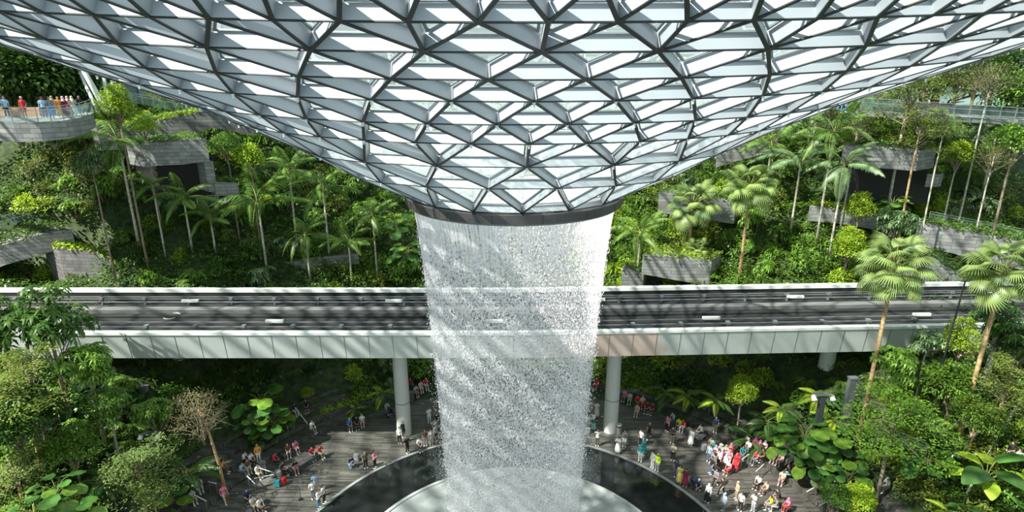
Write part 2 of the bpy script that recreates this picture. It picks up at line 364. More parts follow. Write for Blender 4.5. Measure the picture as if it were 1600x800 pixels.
# rows from the ring upwards: r0, c, t, a, step (in units of 360/44), first half-offset
ROWS = [('I', 6.0766, 0.0956, 0.0524, 0.165, 2, 0.0), ('H', 8.4231, -0.4718, 0.0349, 0.0309, 2, 1.0), ('G', 10.1578, -0.2304, 0.0376, 0.0259, 2, 0.0),
        ('F', 11.9548, 0.5667, 0.033, -0.0151, 1, 0.0), ('E', 13.1953, 0.7849, 0.0327, -0.0115, 1, 0.5), ('D', 14.7121, 1.7464, 0.0284, -0.0725, 1, 0.0),
        ('C', 15.9442, 2.3863, 0.0273, -0.0839, 1, 0.5), ('B', 17.1986, 2.7305, 0.0267, -0.0966, 1, 0.0), ('A', 18.2776, 3.4978, 0.0278, -0.0991, 0.5, 0.0)]
rr0, cc = 18.2776, 3.4978
gap = [1.25, 1.35, 1.5, 1.65, 1.8, 2.0, 2.2, 2.4, 2.6, 2.9, 3.2, 3.5, 3.8]
for i, g in enumerate(gap):
    rr0 += g; cc = max(2.0, cc + 0.15)
    ROWS.append(('U%d' % i, rr0, cc, 0.0278, -0.099*max(0, 1 - i/6), 0.5, 0.25 if i % 2 == 0 else 0.0))
NR = 44
def node_pos(k, j):
    nm, r0, c, t, a, st, off = ROWS[k]
    th0 = (j)*2*PI/NR
    if nm == 'I':
        ph = 0.061 + th0 + 0.375*math.sin(th0)
        return Vector((AX + 5.2*math.sin(ph), 27.55 - 5.2*math.cos(ph), CAM_H - 5.04))
    th = t + th0 + a*math.sin(th0); r = r0 + c*2*(1 - math.cos(th))
    return Vector((AX + r*math.sin(th), AY - r*math.cos(th), prof_z(r)))
def row_js(k):
    nm, r0, c, t, a, st, off = ROWS[k]; n = int(round(NR/st)); return [off + i*st for i in range(n)]
def node_nrm(p):
    v = Vector((p.x - AX, p.y - AY, 0)); r = v.length; v.normalize()
    s = (prof_z(r+0.6) - prof_z(r-0.6))/1.2
    return Vector((-v.x*s, -v.y*s, 1)).normalized()
NODES = []
for k in range(len(ROWS)): NODES.append({round(j*4) % (NR*4): node_pos(k, j) for j in row_js(k)})
edges = []; tris = []
def key(j): return int(round(j*4)) % (NR*4)
for k in range(len(ROWS)):
    js = row_js(k); st = ROWS[k][5]
    for j in js:
        if k > 0 or True: edges.append(((k, key(j)), (k, key(j+st)), 'h'))
    if k + 1 < len(ROWS):
        st2 = ROWS[k+1][5]
        if abs(st2 - st) < 1e-6:
            for j in js:
                a, b2 = (k+1, key(j - st/2)), (k+1, key(j + st/2)); edges += [((k, key(j)), a, 'd'), ((k, key(j)), b2, 'd')]
                tris += [((k, key(j)), b2, a), ((k, key(j)), (k, key(j+st)), b2)]
        else:                      # the row above has twice the nodes
            for j in js:
                l, m_, r_ = (k+1, key(j - st/2)), (k+1, key(j)), (k+1, key(j + st/2))
                edges += [((k, key(j)), l, 'd'), ((k, key(j)), m_, 'd'), ((k, key(j)), r_, 'd')]
                tris += [((k, key(j)), m_, l), ((k, key(j)), r_, m_), ((k, key(j)), (k, key(j+st)), r_)]
def npos(n): return NODES[n[0]][n[1]]
NRM = {}
def nn_(n):
    if n not in NRM: NRM[n] = node_nrm(npos(n))
    return NRM[n]
roof = thing('glass_funnel_roof', 'huge glass and steel lattice funnel roof dipping to a dark ring above the waterfall', 'roof', (AX, 27.55, CAM_H - 5.4))
RO = Vector(roof.location)
WEB = 0.36
def beam(b, A, B2, kind):
    p, q = npos(A), npos(B2); n1, n2 = nn_(A), nn_(B2); d = (q - p).normalized()
    up = (n1 + n2).normalized(); sd = d.cross(up).normalized()
    w, fw, fh = 0.04, (0.085 if kind == 'd' else 0.045), 0.025
    h = WEB if kind == 'd' else WEB*0.92
    def bx(h0, h1, ww, m):
        V = [e + nn*hh + sd*s*ww/2 - RO for e, nn in ((p, n1), (q, n2)) for s, hh in ((-1, h0), (1, h0), (1, h1), (-1, h1))]
        b.add(V, [(0,1,2,3),(7,6,5,4),(0,4,5,1),(1,5,6,2),(2,6,7,3),(3,7,4,0)], m)
    bx(fh, h, w, 0); bx(0, fh, fw, 1)
def pane(b, T):
    P = [npos(n) + nn_(n)*(WEB + 0.01) - RO for n in T]; c = (P[0]+P[1]+P[2])/3
    dmin = min((c - (P[i] + (P[(i+1) % 3]-P[i])*((c-P[i]).dot(P[(i+1) % 3]-P[i])/(P[(i+1) % 3]-P[i]).length_squared))).length for i in range(3))
    f1 = max(0, 1 - 0.045/dmin); f2 = max(0, 1 - 0.085/dmin)
    O = [c + (p-c)*f1 for p in P]; I = [c + (p-c)*f2 for p in P]
    n = (P[1]-P[0]).cross(P[2]-P[0]).normalized()
    if n.z < 0: n = -n
    b.add(I, [(0, 1, 2)], 0)
    for i in range(3):
        k = (i+1) % 3; b.add([O[i], O[k], I[k], I[i], O[i]-n*.04, O[k]-n*.04, I[k]-n*.04, I[i]-n*.04], [(0,1,2,3),(7,6,5,4),(2,3,7,6)], 1)
def vis(p):
    if p.y < 2: return None
    u, v = proj(p.x, p.y, p.z)
    return (u, v) if -40 < u < 1640 and -30 < v < 380 else None
def size_in_view(pts):
    uv = [vis(p) for p in pts]
    if any(u is None for u in uv): return 0
    c = sum(pts, Vector())/len(pts); 
    v = Vector((c.x - AX, c.y - AY)); tocam = Vector((-c.x, -c.y))
    if v.dot(tocam) < 0: return 0
    if len(uv) == 2: return math.hypot(uv[0][0]-uv[1][0], uv[0][1]-uv[1][1])*(10/c.y)
    return abs((uv[1][0]-uv[0][0])*(uv[2][1]-uv[0][1]) - (uv[2][0]-uv[0][0])*(uv[1][1]-uv[0][1]))
es = sorted(edges, key=lambda e: -size_in_view([npos(e[0]), npos(e[1])]))
for e in es[:100]:
    b = MB(); beam(b, *e); b.build('lattice_beam', [M_web, M_flange], roof)
b = MB()
for e in es[100:]: beam(b, *e)
b.build('lattice_beams_beyond', [M_web, M_flange], roof)['kind'] = 'stuff'
def pane_glass(T): return M_wetglass if min(t[0] for t in T) <= 2 else M_glass
ts = sorted(tris, key=lambda t: -size_in_view([npos(n) for n in t]))
for t in ts[:100]:
    b = MB(); pane(b, t); b.build('glass_pane', [pane_glass(t), M_gasket], roof)
for wet in (True, False):
    b = MB()
    for t in ts[100:]:
        if (pane_glass(t) == M_wetglass) == wet: pane(b, t)
    b.build('glass_panes_beyond', [M_wetglass if wet else M_glass, M_gasket], roof)['kind'] = 'stuff'
# small lights hanging under the nodes of the lower rows
caps = [(k, j) for k in range(1, 7) for j in NODES[k] if vis(npos((k, j))) and npos((k, j)).y < 30]
cap_me = MB(); cap_me.lathe([(0, -0.11), (0.03, -0.11), (0.03, -0.03), (0.045, -0.03), (0.045, 0.0), (0, 0)], 10); cap_me = cap_me.mesh('node_light', [M_cap])
for n in caps[:96]: obj('node_light', cap_me, roof, npos(n) - RO)
# fascia ring, lip
b = MB(); b.lathe([(5.22, 0.42), (5.32, 0.38), (5.30, 0.0), (5.14, -0.02), (5.14, 0.1), (4.9, 0.38)], 96); b.build('ring_fascia', [M_fascia], roof, smooth=False, loc=(0, 0, -0.08))
b = MB(); b.lathe([(5.16, 0.0), (5.16, -0.10), (4.98, -0.12), (4.98, 0.3)], 96); b.build('ring_lip', [M_lip], roof, loc=(0, 0, -0.08))
b = MB()
for k in range(16):
    t = 2*PI*(k+.56)/16; b.bar((5.325*math.cos(t), 5.325*math.sin(t), -0.06), (5.325*math.cos(t), 5.325*math.sin(t), .3), 0.012, 0.012)
b.build('fascia_joint', [M_black], roof)

# ------------------------------------------------------------------ the waterfall
def water_mat():
    m = bpy.data.materials.new('falling_water_sheet'); m.use_nodes = True; n = m.node_tree.nodes; l = m.node_tree.links; n.clear()
    o = n.new('ShaderNodeOutputMaterial'); t = n.new('ShaderNodeBsdfTransparent'); d = n.new('ShaderNodeBsdfDiffuse'); tl = n.new('ShaderNodeBsdfTranslucent')
    m1 = n.new('ShaderNodeMixShader'); m2 = n.new('ShaderNodeMixShader')
    for q in (d, tl): q.inputs['Color'].default_value = (0.98, 0.93, 0.96, 1)
    m1.inputs['Fac'].default_value = 0.5; l.new(d.outputs[0], m1.inputs[1]); l.new(tl.outputs[0], m1.inputs[2])
    g = n.new('ShaderNodeTexCoord'); sx = n.new('ShaderNodeSeparateXYZ'); l.new(g.outputs['Object'], sx.inputs[0])
    at = n.new('ShaderNodeMath'); at.operation = 'ARCTAN2'; l.new(sx.outputs['Y'], at.inputs[0]); l.new(sx.outputs['X'], at.inputs[1])
    def noise(su, sz, detail, lo, hi):
        cb = n.new('ShaderNodeCombineXYZ'); a = n.new('ShaderNodeMath'); a.operation = 'MULTIPLY'; a.inputs[1].default_value = su; l.new(at.outputs[0], a.inputs[0])
        z = n.new('ShaderNodeMath'); z.operation = 'MULTIPLY'; z.inputs[1].default_value = sz; l.new(sx.outputs['Z'], z.inputs[0])
        l.new(a.outputs[0], cb.inputs['X']); l.new(z.outputs[0], cb.inputs['Y'])
        no = n.new('ShaderNodeTexNoise'); no.inputs['Scale'].default_value = 1; no.inputs['Detail'].default_value = detail; l.new(cb.outputs[0], no.inputs['Vector'])
        mr = n.new('ShaderNodeMapRange'); mr.inputs['From Min'].default_value = lo; mr.inputs['From Max'].default_value = hi; l.new(no.outputs['Fac'], mr.inputs['Value']); return mr.outputs['Result']
    streak = noise(55, 0.35, 3, 0.25, 0.62)
    speck = noise(42, 7.0, 5, 0.40, 0.60)
    cr = n.new('ShaderNodeMapRange'); cr.inputs['From Min'].default_value = 22.0; cr.inputs['From Max'].default_value = 25.2; l.new(sx.outputs['Z'], cr.inputs['Value'])
    mx = n.new('ShaderNodeMix'); mx.data_type = 'FLOAT'; l.new(cr.outputs['Result'], mx.inputs[0]); l.new(speck, mx.inputs[2]); l.new(streak, mx.inputs[3])
    # density: dense under the lip, thinner half way, thick with spray near the pool
    dn = n.new('ShaderNodeValToRGB'); dz = n.new('ShaderNodeMapRange'); dz.inputs['From Min'].default_value = -1.0; dz.inputs['From Max'].default_value = 25.6; l.new(sx.outputs['Z'], dz.inputs['Value'])
    e = dn.color_ramp.elements; e[0].position = 0.0; e[0].color = (.62,)*3 + (1,); e[1].position = 1.0; e[1].color = (.97,)*3 + (1,)
    for p_, v_ in ((0.3, .42), (0.62, .40), (0.84, .54), (0.92, .86)):
        q = e.new(p_); q.color = (v_,)*3 + (1,)
    l.new(dz.outputs['Result'], dn.inputs['Fac'])
    mu = n.new('ShaderNodeMath'); mu.operation = 'MULTIPLY'; l.new(mx.outputs[0], mu.inputs[0]); l.new(dn.outputs['Color'], mu.inputs[1])
    l.new(mu.outputs[0], m2.inputs['Fac']); l.new(t.outputs[0], m2.inputs[1]); l.new(m1.outputs[0], m2.inputs[2]); l.new(m2.outputs[0], o.inputs['Surface'])
    return m
M_sheet = water_mat()
M_drop = mat('water_drops', (0.985, 0.98, 1.0), 0.25, transl=0.5)
WZ0, WZ1 = 25.45, -1.5
def wr(z):
    t = (WZ0 - z)/(WZ0 + 1.0); t = min(max(t, 0), 1); return 5.02 - 1.45*(t**0.62)
fall = thing('waterfall', 'tall round waterfall pouring from the dark ring into the pool', 'waterfall', (AX, 27.6, 0))
def cyo(z): return 0.4*(WZ0 - z)/(WZ0)
V = []; F = []; NS = 120; zs = np.linspace(WZ1, WZ0, 60)
for z in zs:
    for k in range(NS):
        t = 2*PI*k/NS; r = wr(z); V.append((r*math.cos(t), r*math.sin(t) + cyo(z), z))
for i in range(len(zs)-1):
    for k in range(NS): F.append((i*NS+k, i*NS+(k+1) % NS, (i+1)*NS+(k+1) % NS, (i+1)*NS+k))
obj('water_sheet', bigmesh('water_sheet', V, F, M_sheet, smooth=True), fall)['label'] = 'semi-transparent streaked sheet of falling water'
def drops(n, zr, spread, size, name, stretch=1.8, zpow=1.0):
    z = zr[0] + (zr[1]-zr[0])*rng.random(n)**zpow
    t = (WZ0 - z)/WZ0; th = rng.random(n)*2*PI
    r = np.array([wr(q) for q in z]) + rng.normal(0, 1, n)*spread*(0.2 + t) - np.abs(rng.normal(0, 1, n))*.55*np.minimum(1, t*2.2)
    x = r*np.cos(th); y = r*np.sin(th) + 0.4*t
    s = size*(0.5 + rng.random(n)); k = stretch*(0.6 + rng.random(n)*1.4)
    base = np.array([(1,0,0),(0,1,0),(-1,0,0),(0,-1,0),(0,0,1),(0,0,-1)], float)
    P = np.stack([x, y, z], 1)[:, None, :] + base[None]*s[:, None, None]*np.stack([np.ones(n), np.ones(n), k], 1)[:, None, :]
    f = np.array([(0,1,4),(1,2,4),(2,3,4),(3,0,4),(1,0,5),(2,1,5),(3,2,5),(0,3,5)])
    F = (np.arange(n)[:, None, None]*6 + f[None]).reshape(-1, 3)
    o = obj(name, bigmesh(name, P.reshape(-1, 3), F, M_drop), fall); o['kind'] = 'stuff'
drops(80000, (0.2, 24.2), 0.22, 0.0165, 'falling_drops', 2.0)
drops(60000, (-0.5, 17.0), 0.55, 0.0125, 'fine_spray', 1.2, 1.5)

# ------------------------------------------------------------------ the skytrain bridge
bridge = thing('elevated_rail_bridge', 'long pale elevated rail bridge with two dark tracks crossing behind the waterfall', 'bridge', (0, 41, -0.42))
XS = [-58 + 116*i/58 for i in range(59)]
def strip(prof, m=0, b=None, xs=XS, x0=None, x1=None):
    """prof: closed list of (offset from near edge, z); swept along the bridge."""
    b = b or MB(); V = []; n = len(prof)
    for x in xs:
        for dy, z in prof: V.append((x, near_edge(x) - 41 + dy, z))
    F = [(i*n+k, i*n+(k+1) % n, (i+1)*n+(k+1) % n, (i+1)*n+k) for i in range(len(xs)-1) for k in range(n)]
    F.append(tuple(range(n))); F.append(tuple((len(xs)-1)*n + k for k in range(n))[::-1])
    b.add(V, F, m); return b
# girder with a fascia of panels, slightly leaning outward at the top
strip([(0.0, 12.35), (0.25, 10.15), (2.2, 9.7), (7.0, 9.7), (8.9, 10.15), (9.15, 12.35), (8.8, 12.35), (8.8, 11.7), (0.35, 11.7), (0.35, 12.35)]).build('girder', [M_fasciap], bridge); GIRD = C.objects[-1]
strip([(-0.06, 12.3), (-0.06, 12.52), (0.42, 12.52), (0.42, 12.3)]).build('near_parapet_cap', [M_white], bridge)
strip([(8.70, 12.62), (8.70, 12.95), (9.2, 12.95), (9.2, 12.62)]).build('far_parapet_wall', [M_white], bridge)
strip([(8.76, 11.7), (8.76, 12.62), (9.0, 12.62), (9.0, 11.7)]).build('far_parapet_panel', [M_deck], bridge)
strip([(0.36, 11.7), (0.36, 11.78), (8.8, 11.78), (8.8, 11.7)]).build('track_deck', [M_deck], bridge)
strip([(5.7, 11.75), (5.7, 12.1), (6.5, 12.1), (6.5, 11.75)]).build('centre_walkway', [M_track], bridge)
strip([(0.5, 11.77), (0.5, 12.2), (0.95, 12.2), (0.95, 11.77)]).build('near_walkway', [M_track], bridge)
strip([(4.6, 11.77), (4.6, 11.95), (5.1, 11.95), (5.1, 11.77)]).build('track_plinth', [M_deck], bridge)
PRAIL = {}
for dy, z in ((1.45, 12.35), (2.95, 12.1), (6.9, 12.35), (7.7, 12.35), (7.7, 12.55)):
    strip([(dy, z-.03), (dy, z+.05), (dy+.07, z+.05), (dy+.07, z-.05)]).build('power_rail' if z > 12.2 else 'guide_rail', [M_rail], bridge); PRAIL[dy] = C.objects[-1]
br_me = MB(); br_me.box((-.06, -.12, -.62), (.06, .16, .0)); br_me.box((-.16, -.18, -.12), (.16, .24, .08)); br_me = br_me.mesh('rail_bracket', [M_rail])
for dy in (1.5, 7.75):
    for i in range(26):
        x = -50 + i*4.0; obj('rail_bracket', br_me, PRAIL[1.45 if dy < 3 else 7.7], (x, near_edge(x) - 41 + dy, 12.42))
jb = MB(); jb.box((-.75, -.12, -.1), (.75, .12, .12)); jb = jb.mesh('junction_cover', [M_white])
for i in range(11):
    x = -48 + i*9.3; obj('junction_cover', jb, bridge, (x, near_edge(x) - 41 + (3.0 if i % 2 else 7.0), 12.45 if i % 2 == 0 else 12.2))
jn = MB(); jn.add([(-.012, -.015, 12.28), (.012, -.015, 12.28), (.012, .243, 10.14), (-.012, .243, 10.14), (-.012, .03, 12.28), (.012, .03, 12.28), (.012, .28, 10.14), (-.012, .28, 10.14)], [(0,1,2,3),(0,4,5,1),(1,5,6,2),(3,2,6,7),(0,3,7,4)])
jn = jn.mesh('panel_joint', [mat('joint_dark_grey', (0.10, 0.10, 0.10), 0.8)])  # dark grey joint lines between the fascia panels
for i in range(54):
    x = -52 + i*1.93; obj('panel_joint', jn, GIRD, (x, near_edge(x) - 41 - 0.003, 0))
for nm, px, py, lab in (('column', 632, 677, 'round pale column under the bridge left of the waterfall'), ('column', 953.5, 672, 'round pale column under the bridge right of the waterfall'),
                        ('column', 283, 640, 'shaded pale column under the far left of the bridge'), ('column', 1291, 650, 'shaded pale column under the right part of the bridge')):
    p = at_z(px, py, 0.0)
    if px in (283, 1291): p = Vector((at_y(px, 570, 46).x, 46, ground(at_y(px, 570, 46).x, 46) - .3))
    p.y = min(p.y, 46.2)
    t = thing('bridge_column', lab, 'column', p, 0, 'columns carrying the rail bridge'); t['kind'] = 'thing'
    b = MB(); b.lathe([(0.66, 0), (0.66, 4.2), (0.62, 9.3 - p.z), (0, 9.3 - p.z)], 28); b.build('shaft', [M_column], t, smooth=False)
    b = MB(); b.lathe([(0.675, 3.35), (0.675, 3.42), (0.66, 3.42)], 28); b.build('joint_band', [M_lip], t)

# ------------------------------------------------------------------ stone slabs, recesses and walls on the slopes
TOPS = []
def slab(name, label, cat, pts, y0s, thick=3.0, m=None, kind=None, drop=None):
    """pts: list of (px, py top, py bottom); y0s: forward distance of each; the face is a wall standing there, the slab runs back from it."""
    b = MB(); V = []; n = len(pts)
    for (px, t_, b_), y in zip(pts, y0s):
        T = at_y(px, t_, y); B = at_y(px, b_, y); x = T.x
        v = Vector((x - AX, y - AY, 0)).normalized()*thick
        V += [Vector((x, y, T.z)), Vector((x, y, B.z)), Vector((x, y, B.z)) + v, Vector((x, y, T.z)) + v]
    F = [(i*4+k, i*4+(k+1) % 4, (i+1)*4+(k+1) % 4, (i+1)*4+k) for i in range(n-1) for k in range(4)] + [(0, 3, 2, 1), ((n-1)*4, (n-1)*4+1, (n-1)*4+2, (n-1)*4+3)]
    b.add([p for p in V], F, 0)
    o = b.build(name, [m or M_stone]); 
    if kind: o['kind'] = kind
    else: tag(o, label, cat)
    if cat == 'planter' or name == 'stone_wall': TOPS.append((name, label, V, thick))
    return o
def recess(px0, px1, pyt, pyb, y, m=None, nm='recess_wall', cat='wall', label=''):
    """back wall under a slab, dark stone unless another material is given"""
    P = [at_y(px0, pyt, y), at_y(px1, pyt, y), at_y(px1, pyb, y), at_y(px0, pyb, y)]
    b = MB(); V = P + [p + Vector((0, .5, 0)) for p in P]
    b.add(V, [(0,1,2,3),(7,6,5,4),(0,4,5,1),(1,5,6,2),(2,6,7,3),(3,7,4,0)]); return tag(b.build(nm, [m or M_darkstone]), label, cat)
M_cave = mat('recess_painted_shade', (0.035, 0.033, 0.032), 0.9)  # near-black colour paints in the shade inside doorways and tunnels
# left
BAL = [(-60, 183, 214), (-20, 188, 219), (20, 191, 222), (60, 191, 221), (100, 188, 217), (128, 183, 209), (146, 176, 198)]
BALY = [46.0, 44.6, 44.0, 44.2, 45.4, 47.4, 50.5]
slab('balcony', 'curved grey stone balcony at the upper left with visitors behind its railing', 'balcony', BAL, BALY, 17.0)
slab('stone_planter', 'grey stone slab over a dark doorway on the upper left slope', 'planter', [(222, 226, 262), (240, 223, 259), (280, 220, 257), (322, 216, 252)], [56, 56, 56.5, 57], 4.0)
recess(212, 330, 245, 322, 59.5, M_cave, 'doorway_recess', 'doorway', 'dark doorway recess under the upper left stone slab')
slab('stone_pier', 'pale stone pier at the right edge of the upper left doorway', 'pier', [(318, 250, 300), (333, 252, 300)], [57, 57.2], 2.0)
slab('stone_planter', 'long grey stone planter sloping up at the far left above the dark tunnel', 'planter', [(-70, 404, 440), (0, 384, 414), (60, 367, 397), (112, 357, 382)], [52.0, 53.0, 54.2, 55.4], 4.0)
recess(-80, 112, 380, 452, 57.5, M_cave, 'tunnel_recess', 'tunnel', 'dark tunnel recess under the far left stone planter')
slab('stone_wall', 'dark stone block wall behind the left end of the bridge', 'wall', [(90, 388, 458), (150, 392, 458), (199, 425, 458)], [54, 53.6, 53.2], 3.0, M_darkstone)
slab('stone_wall', 'low stone wall under the shrubs, left of the tall left palm trunk', 'wall', [(255, 366, 380), (300, 362, 374), (335, 356, 368)], [57, 57.4, 58], 1.5)
slab('stone_wall', 'weathered low stone wall behind palm trunks left of the waterfall', 'wall', [(425, 412, 432), (480, 404, 423), (560, 396, 412)], [58, 58.5, 60], 1.5)
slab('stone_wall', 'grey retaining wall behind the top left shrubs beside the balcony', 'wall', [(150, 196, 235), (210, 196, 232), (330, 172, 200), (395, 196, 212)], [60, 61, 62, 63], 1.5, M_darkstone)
slab('stone_wall', 'lit stone corner below the upper left doorway', 'wall', [(335, 284, 306), (372, 286, 305)], [57, 57.5], 1.5)
# right
slab('stone_planter', 'grey stone slab over a wide dark opening on the upper right slope', 'planter', [(1318, 226, 258), (1370, 228, 262), (1437, 235, 267)], [56, 55.5, 55], 4.0)
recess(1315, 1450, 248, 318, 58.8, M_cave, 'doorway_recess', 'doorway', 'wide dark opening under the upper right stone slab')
slab('stone_planter', 'stone slab with a red lit doorway below it, right of the waterfall', 'planter', [(1004, 398, 428), (1060, 402, 438), (1112, 408, 446)], [56.5, 56, 56], 3.0)
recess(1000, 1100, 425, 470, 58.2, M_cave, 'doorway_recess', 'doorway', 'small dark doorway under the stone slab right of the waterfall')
slab('stone_planter', 'large pale stone planter at the far right, sloping down over a dark tunnel', 'planter', [(1434, 347, 383), (1480, 356, 392), (1540, 368, 406), (1600, 380, 420), (1680, 396, 438)], [55.2, 54.4, 53.4, 52.6, 51.8], 4.0)
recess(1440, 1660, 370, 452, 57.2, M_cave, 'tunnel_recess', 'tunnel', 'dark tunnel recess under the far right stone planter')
slab('stone_wall', 'stone block wall behind the bridge under the far right planter', 'wall', [(1352, 436, 452), (1400, 424, 452), (1450, 398, 452), (1505, 438, 452)], [52.6, 52.8, 53.2, 53.0], 3.0)
slab('stone_wall', 'sunlit low stone wall behind three leaning palm trunks on the right', 'wall', [(1265, 322, 345), (1320, 328, 350), (1378, 334, 360)], [57.4, 57, 56.6], 1.5)
slab('stone_wall', 'pale stone wall patch behind the fan palms right of the waterfall', 'wall', [(1030, 300, 332), (1090, 300, 340), (1150, 318, 350)], [62, 62, 62], 1.5)
slab('stone_wall', 'small stone wall end peeking between shrubs right of the waterfall', 'wall', [(972, 418, 446), (1006, 428, 448)], [57, 57], 1.5)
slab('stone_wall', 'grey wall under the funnel edge on the upper right slope', 'wall', [(1120, 240, 262), (1160, 226, 250), (1215, 216, 236)], [66, 66, 66], 1.5)
slab('stone_wall', 'small leaning stone block among shrubs on the right slope', 'wall', [(1449, 272, 292), (1468, 272, 292)], [57, 57], 1.0)
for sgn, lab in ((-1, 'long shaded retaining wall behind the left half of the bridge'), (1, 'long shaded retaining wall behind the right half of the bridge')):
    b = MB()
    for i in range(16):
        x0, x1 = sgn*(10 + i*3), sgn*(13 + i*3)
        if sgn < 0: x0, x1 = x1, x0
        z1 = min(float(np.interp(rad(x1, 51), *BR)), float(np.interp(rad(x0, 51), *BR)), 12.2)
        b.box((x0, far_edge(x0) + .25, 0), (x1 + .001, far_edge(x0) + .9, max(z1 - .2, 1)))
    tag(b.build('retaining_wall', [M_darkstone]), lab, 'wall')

# railings
def railing(label, pts, h=1.1, glass=True, every=1, rails=(1.0, 0.8)):
    t = thing('railing', label, 'railing', pts[0]); L = Vector(pts[0]); P = [Vector(p) - L for p in pts]
    b = MB()
    for f in rails:
        for i in range(len(P)-1): b.bar(P[i] + Vector((0, 0, h*f)), P[i+1] + Vector((0, 0, h*f)), 0.05, 0.05)
    b.build('handrail', [M_chrome], t)
    for i in range(0, len(P), every):
        b = MB(); b.bar(P[i], P[i] + Vector((0, 0, h)), 0.05, 0.05, up=(1, 0, 0)); b.build('post', [M_chrome], t)
    if glass:
        b = MB()
        for i in range(len(P)-1): b.bar(P[i] + Vector((0, 0, h*.45)), P[i+1] + Vector((0, 0, h*.45)), 0.012, h*.8)
        b.build('glass_panel', [M_clear], t)
    return t
bp = []
for i in range(len(BAL)-1):
    for f in (0, .5):
        px = BAL[i][0]*(1-f) + BAL[i+1][0]*f; py = BAL[i][1]*(1-f) + BAL[i+1][1]*f; y = BALY[i]*(1-f) + BALY[i+1]*f
        bp.append(at_y(px, py, y))
bp.append(at_y(BAL[-1][0], BAL[-1][1], BALY[-1]))
BALZ = sum(p.z for p in bp)/len(bp)
railing('steel and glass railing along the curved balcony at the upper left', bp)
railing('thin steel railing on the upper right walkway by the trees', [at_y(1345 + 24*i, 171 + 1.6*i, 58 - .3*i) for i in range(12)], rails=(1.0, .62))
railing('thin railing above the far right stone planter', [at_y(1450 + 26*i, 347 + 5*i, 56.2 - .35*i) for i in range(8)])
railing('low mesh railing above the far left ivy bed', [at_y(-20 + 22*i, 362 - 6.2*i, 57 + .3*i) for i in range(7)], rails=(1.0, .55))
railing('red floored landing railing beside the upper left doorway', [at_y(310 + 11*i, 323 - .5*i, 57) for i in range(4)])
railing('steel railing under the funnel edge above the top left shrubs', [at_y(190 + 17*i, 158 + 3*i, 66) for i in range(8)])
# upper walkway floor on the right, with terracotta planter behind
slab('walkway', 'upper right walkway deck behind the steel railing', 'walkway', [(1338, 172, 180), (1450, 180, 188), (1640, 190, 198)], [58.2, 57, 55], 6.0, M_stone)
slab('planter', 'long terracotta planter box behind the visitors on the upper right walkway', 'planter', [(1375, 158, 168), (1480, 163, 173)], [63, 62], 1.5, mat('terracotta', (0.42, 0.20, 0.11), 0.8, (0.52, 0.27, 0.16), 2))
slab('planter', 'long terracotta planter box behind the visitors on the upper left balcony', 'planter', [(-40, 168, 182), (60, 168, 182), (118, 166, 178)], [50, 49.2, 50.5], 1.5, mat('terracotta', (0.3, 0.2, 0.1)))
# branching steel supports at the upper left
def strut(label, a, b2, r):
    m = MB(); m.tube([a, b2], [r*.7, r*.55], 12); tag(m.build('roof_support', [M_bridge]), label, 'support', 'slanting roof supports at the upper left')
strut('thicker of the slanting white roof supports behind the upper left balcony', at_y(168, 176, 58), at_y(120, 92, 60), .42)
strut('thinner of the slanting white roof supports behind the upper left balcony', at_y(172, 176, 58.5), at_y(158, 100, 62), .3)
strut('leftmost pale roof support behind the balcony trees', at_y(154, 176, 59), at_y(118, 100, 66), .25)

# ------------------------------------------------------------------ leaves and plants
def leaf_arrays(P, D, U, L, W, droop=0.25):
    """P base, D direction, U up (n,3); L length, W width arrays -> folded 5-vertex leaves"""
    n = len(P); D = D/np.linalg.norm(D, axis=1, keepdims=True); S = np.cross(D, U); S /= (np.linalg.norm(S, axis=1, keepdims=True) + 1e-9); N = np.cross(S, D)
    L = np.broadcast_to(np.asarray(L, float), (n,))[:, None]; W = np.broadcast_to(np.asarray(W, float), (n,))[:, None]
    mid = P + D*L*0.5 + N*L*0.06; tip = P + D*L - N*L*droop
    V = np.stack([P, mid + S*W/2 - N*W*.12, tip, mid - S*W/2 - N*W*.12, mid], 1).reshape(-1, 3)
    k = np.arange(n)[:, None, None]*5; F = (k + np.array([(0, 4, 1), (4, 2, 1), (0, 3, 4), (3, 2, 4)])[None]).reshape(-1, 3)
    return V, F
def rdir(n, zmin=-1.0, zmax=1.0):
    z = rng.uniform(zmin, zmax, n); t = rng.uniform(0, 2*PI, n); r = np.sqrt(1 - z*z); return np.stack([r*np.cos(t), r*np.sin(t), z], 1)
UP = lambda n: np.tile(np.array([0., 0., 1.]), (n, 1))
def join(parts):
    V = []; F = []; M = []; k = 0
    for v, f, m in parts: V.append(v); F.append(f + k); M.append(np.full(len(f), m)); k += len(v)
    return np.concatenate(V), np.concatenate(F), np.concatenate(M)
def tri(mb):
    V = np.array([tuple(v) for v in mb.V], float); F = []
    for f in mb.F:
        for i in range(1, len(f)-1): F.append((f[0], f[i], f[i+1]))
    return V, np.array(F)
def stems(n, h, spread, r=0.02, lean=0.5):
    b = MB(); 
    for i in range(n):
        a = rng.uniform(0, 2*PI); p = (rng.normal(0, spread*.15), rng.normal(0, spread*.15), 0)
        q = (p[0] + math.cos(a)*h*lean, p[1] + math.sin(a)*h*lean, h*rng.uniform(.6, .9)); b.tube([p, q], [r, r*.6], 4, cap=False)
    return tri(b)
def clump_points(n, R, squash=0.8, lumps=7):
    """points near the surface of a lumpy crown, with outward directions"""
    c = rdir(lumps, -0.2, 1.0)*R*0.5; c[:, 2] *= squash; rad_ = R*rng.uniform(.42, .62, lumps)
    k = rng.integers(0, lumps, n); d = rdir(n, -0.45, 1.0); P = c[k] + d*(rad_[k]*rng.uniform(.75, 1.05, n))[:, None]
    return P, d
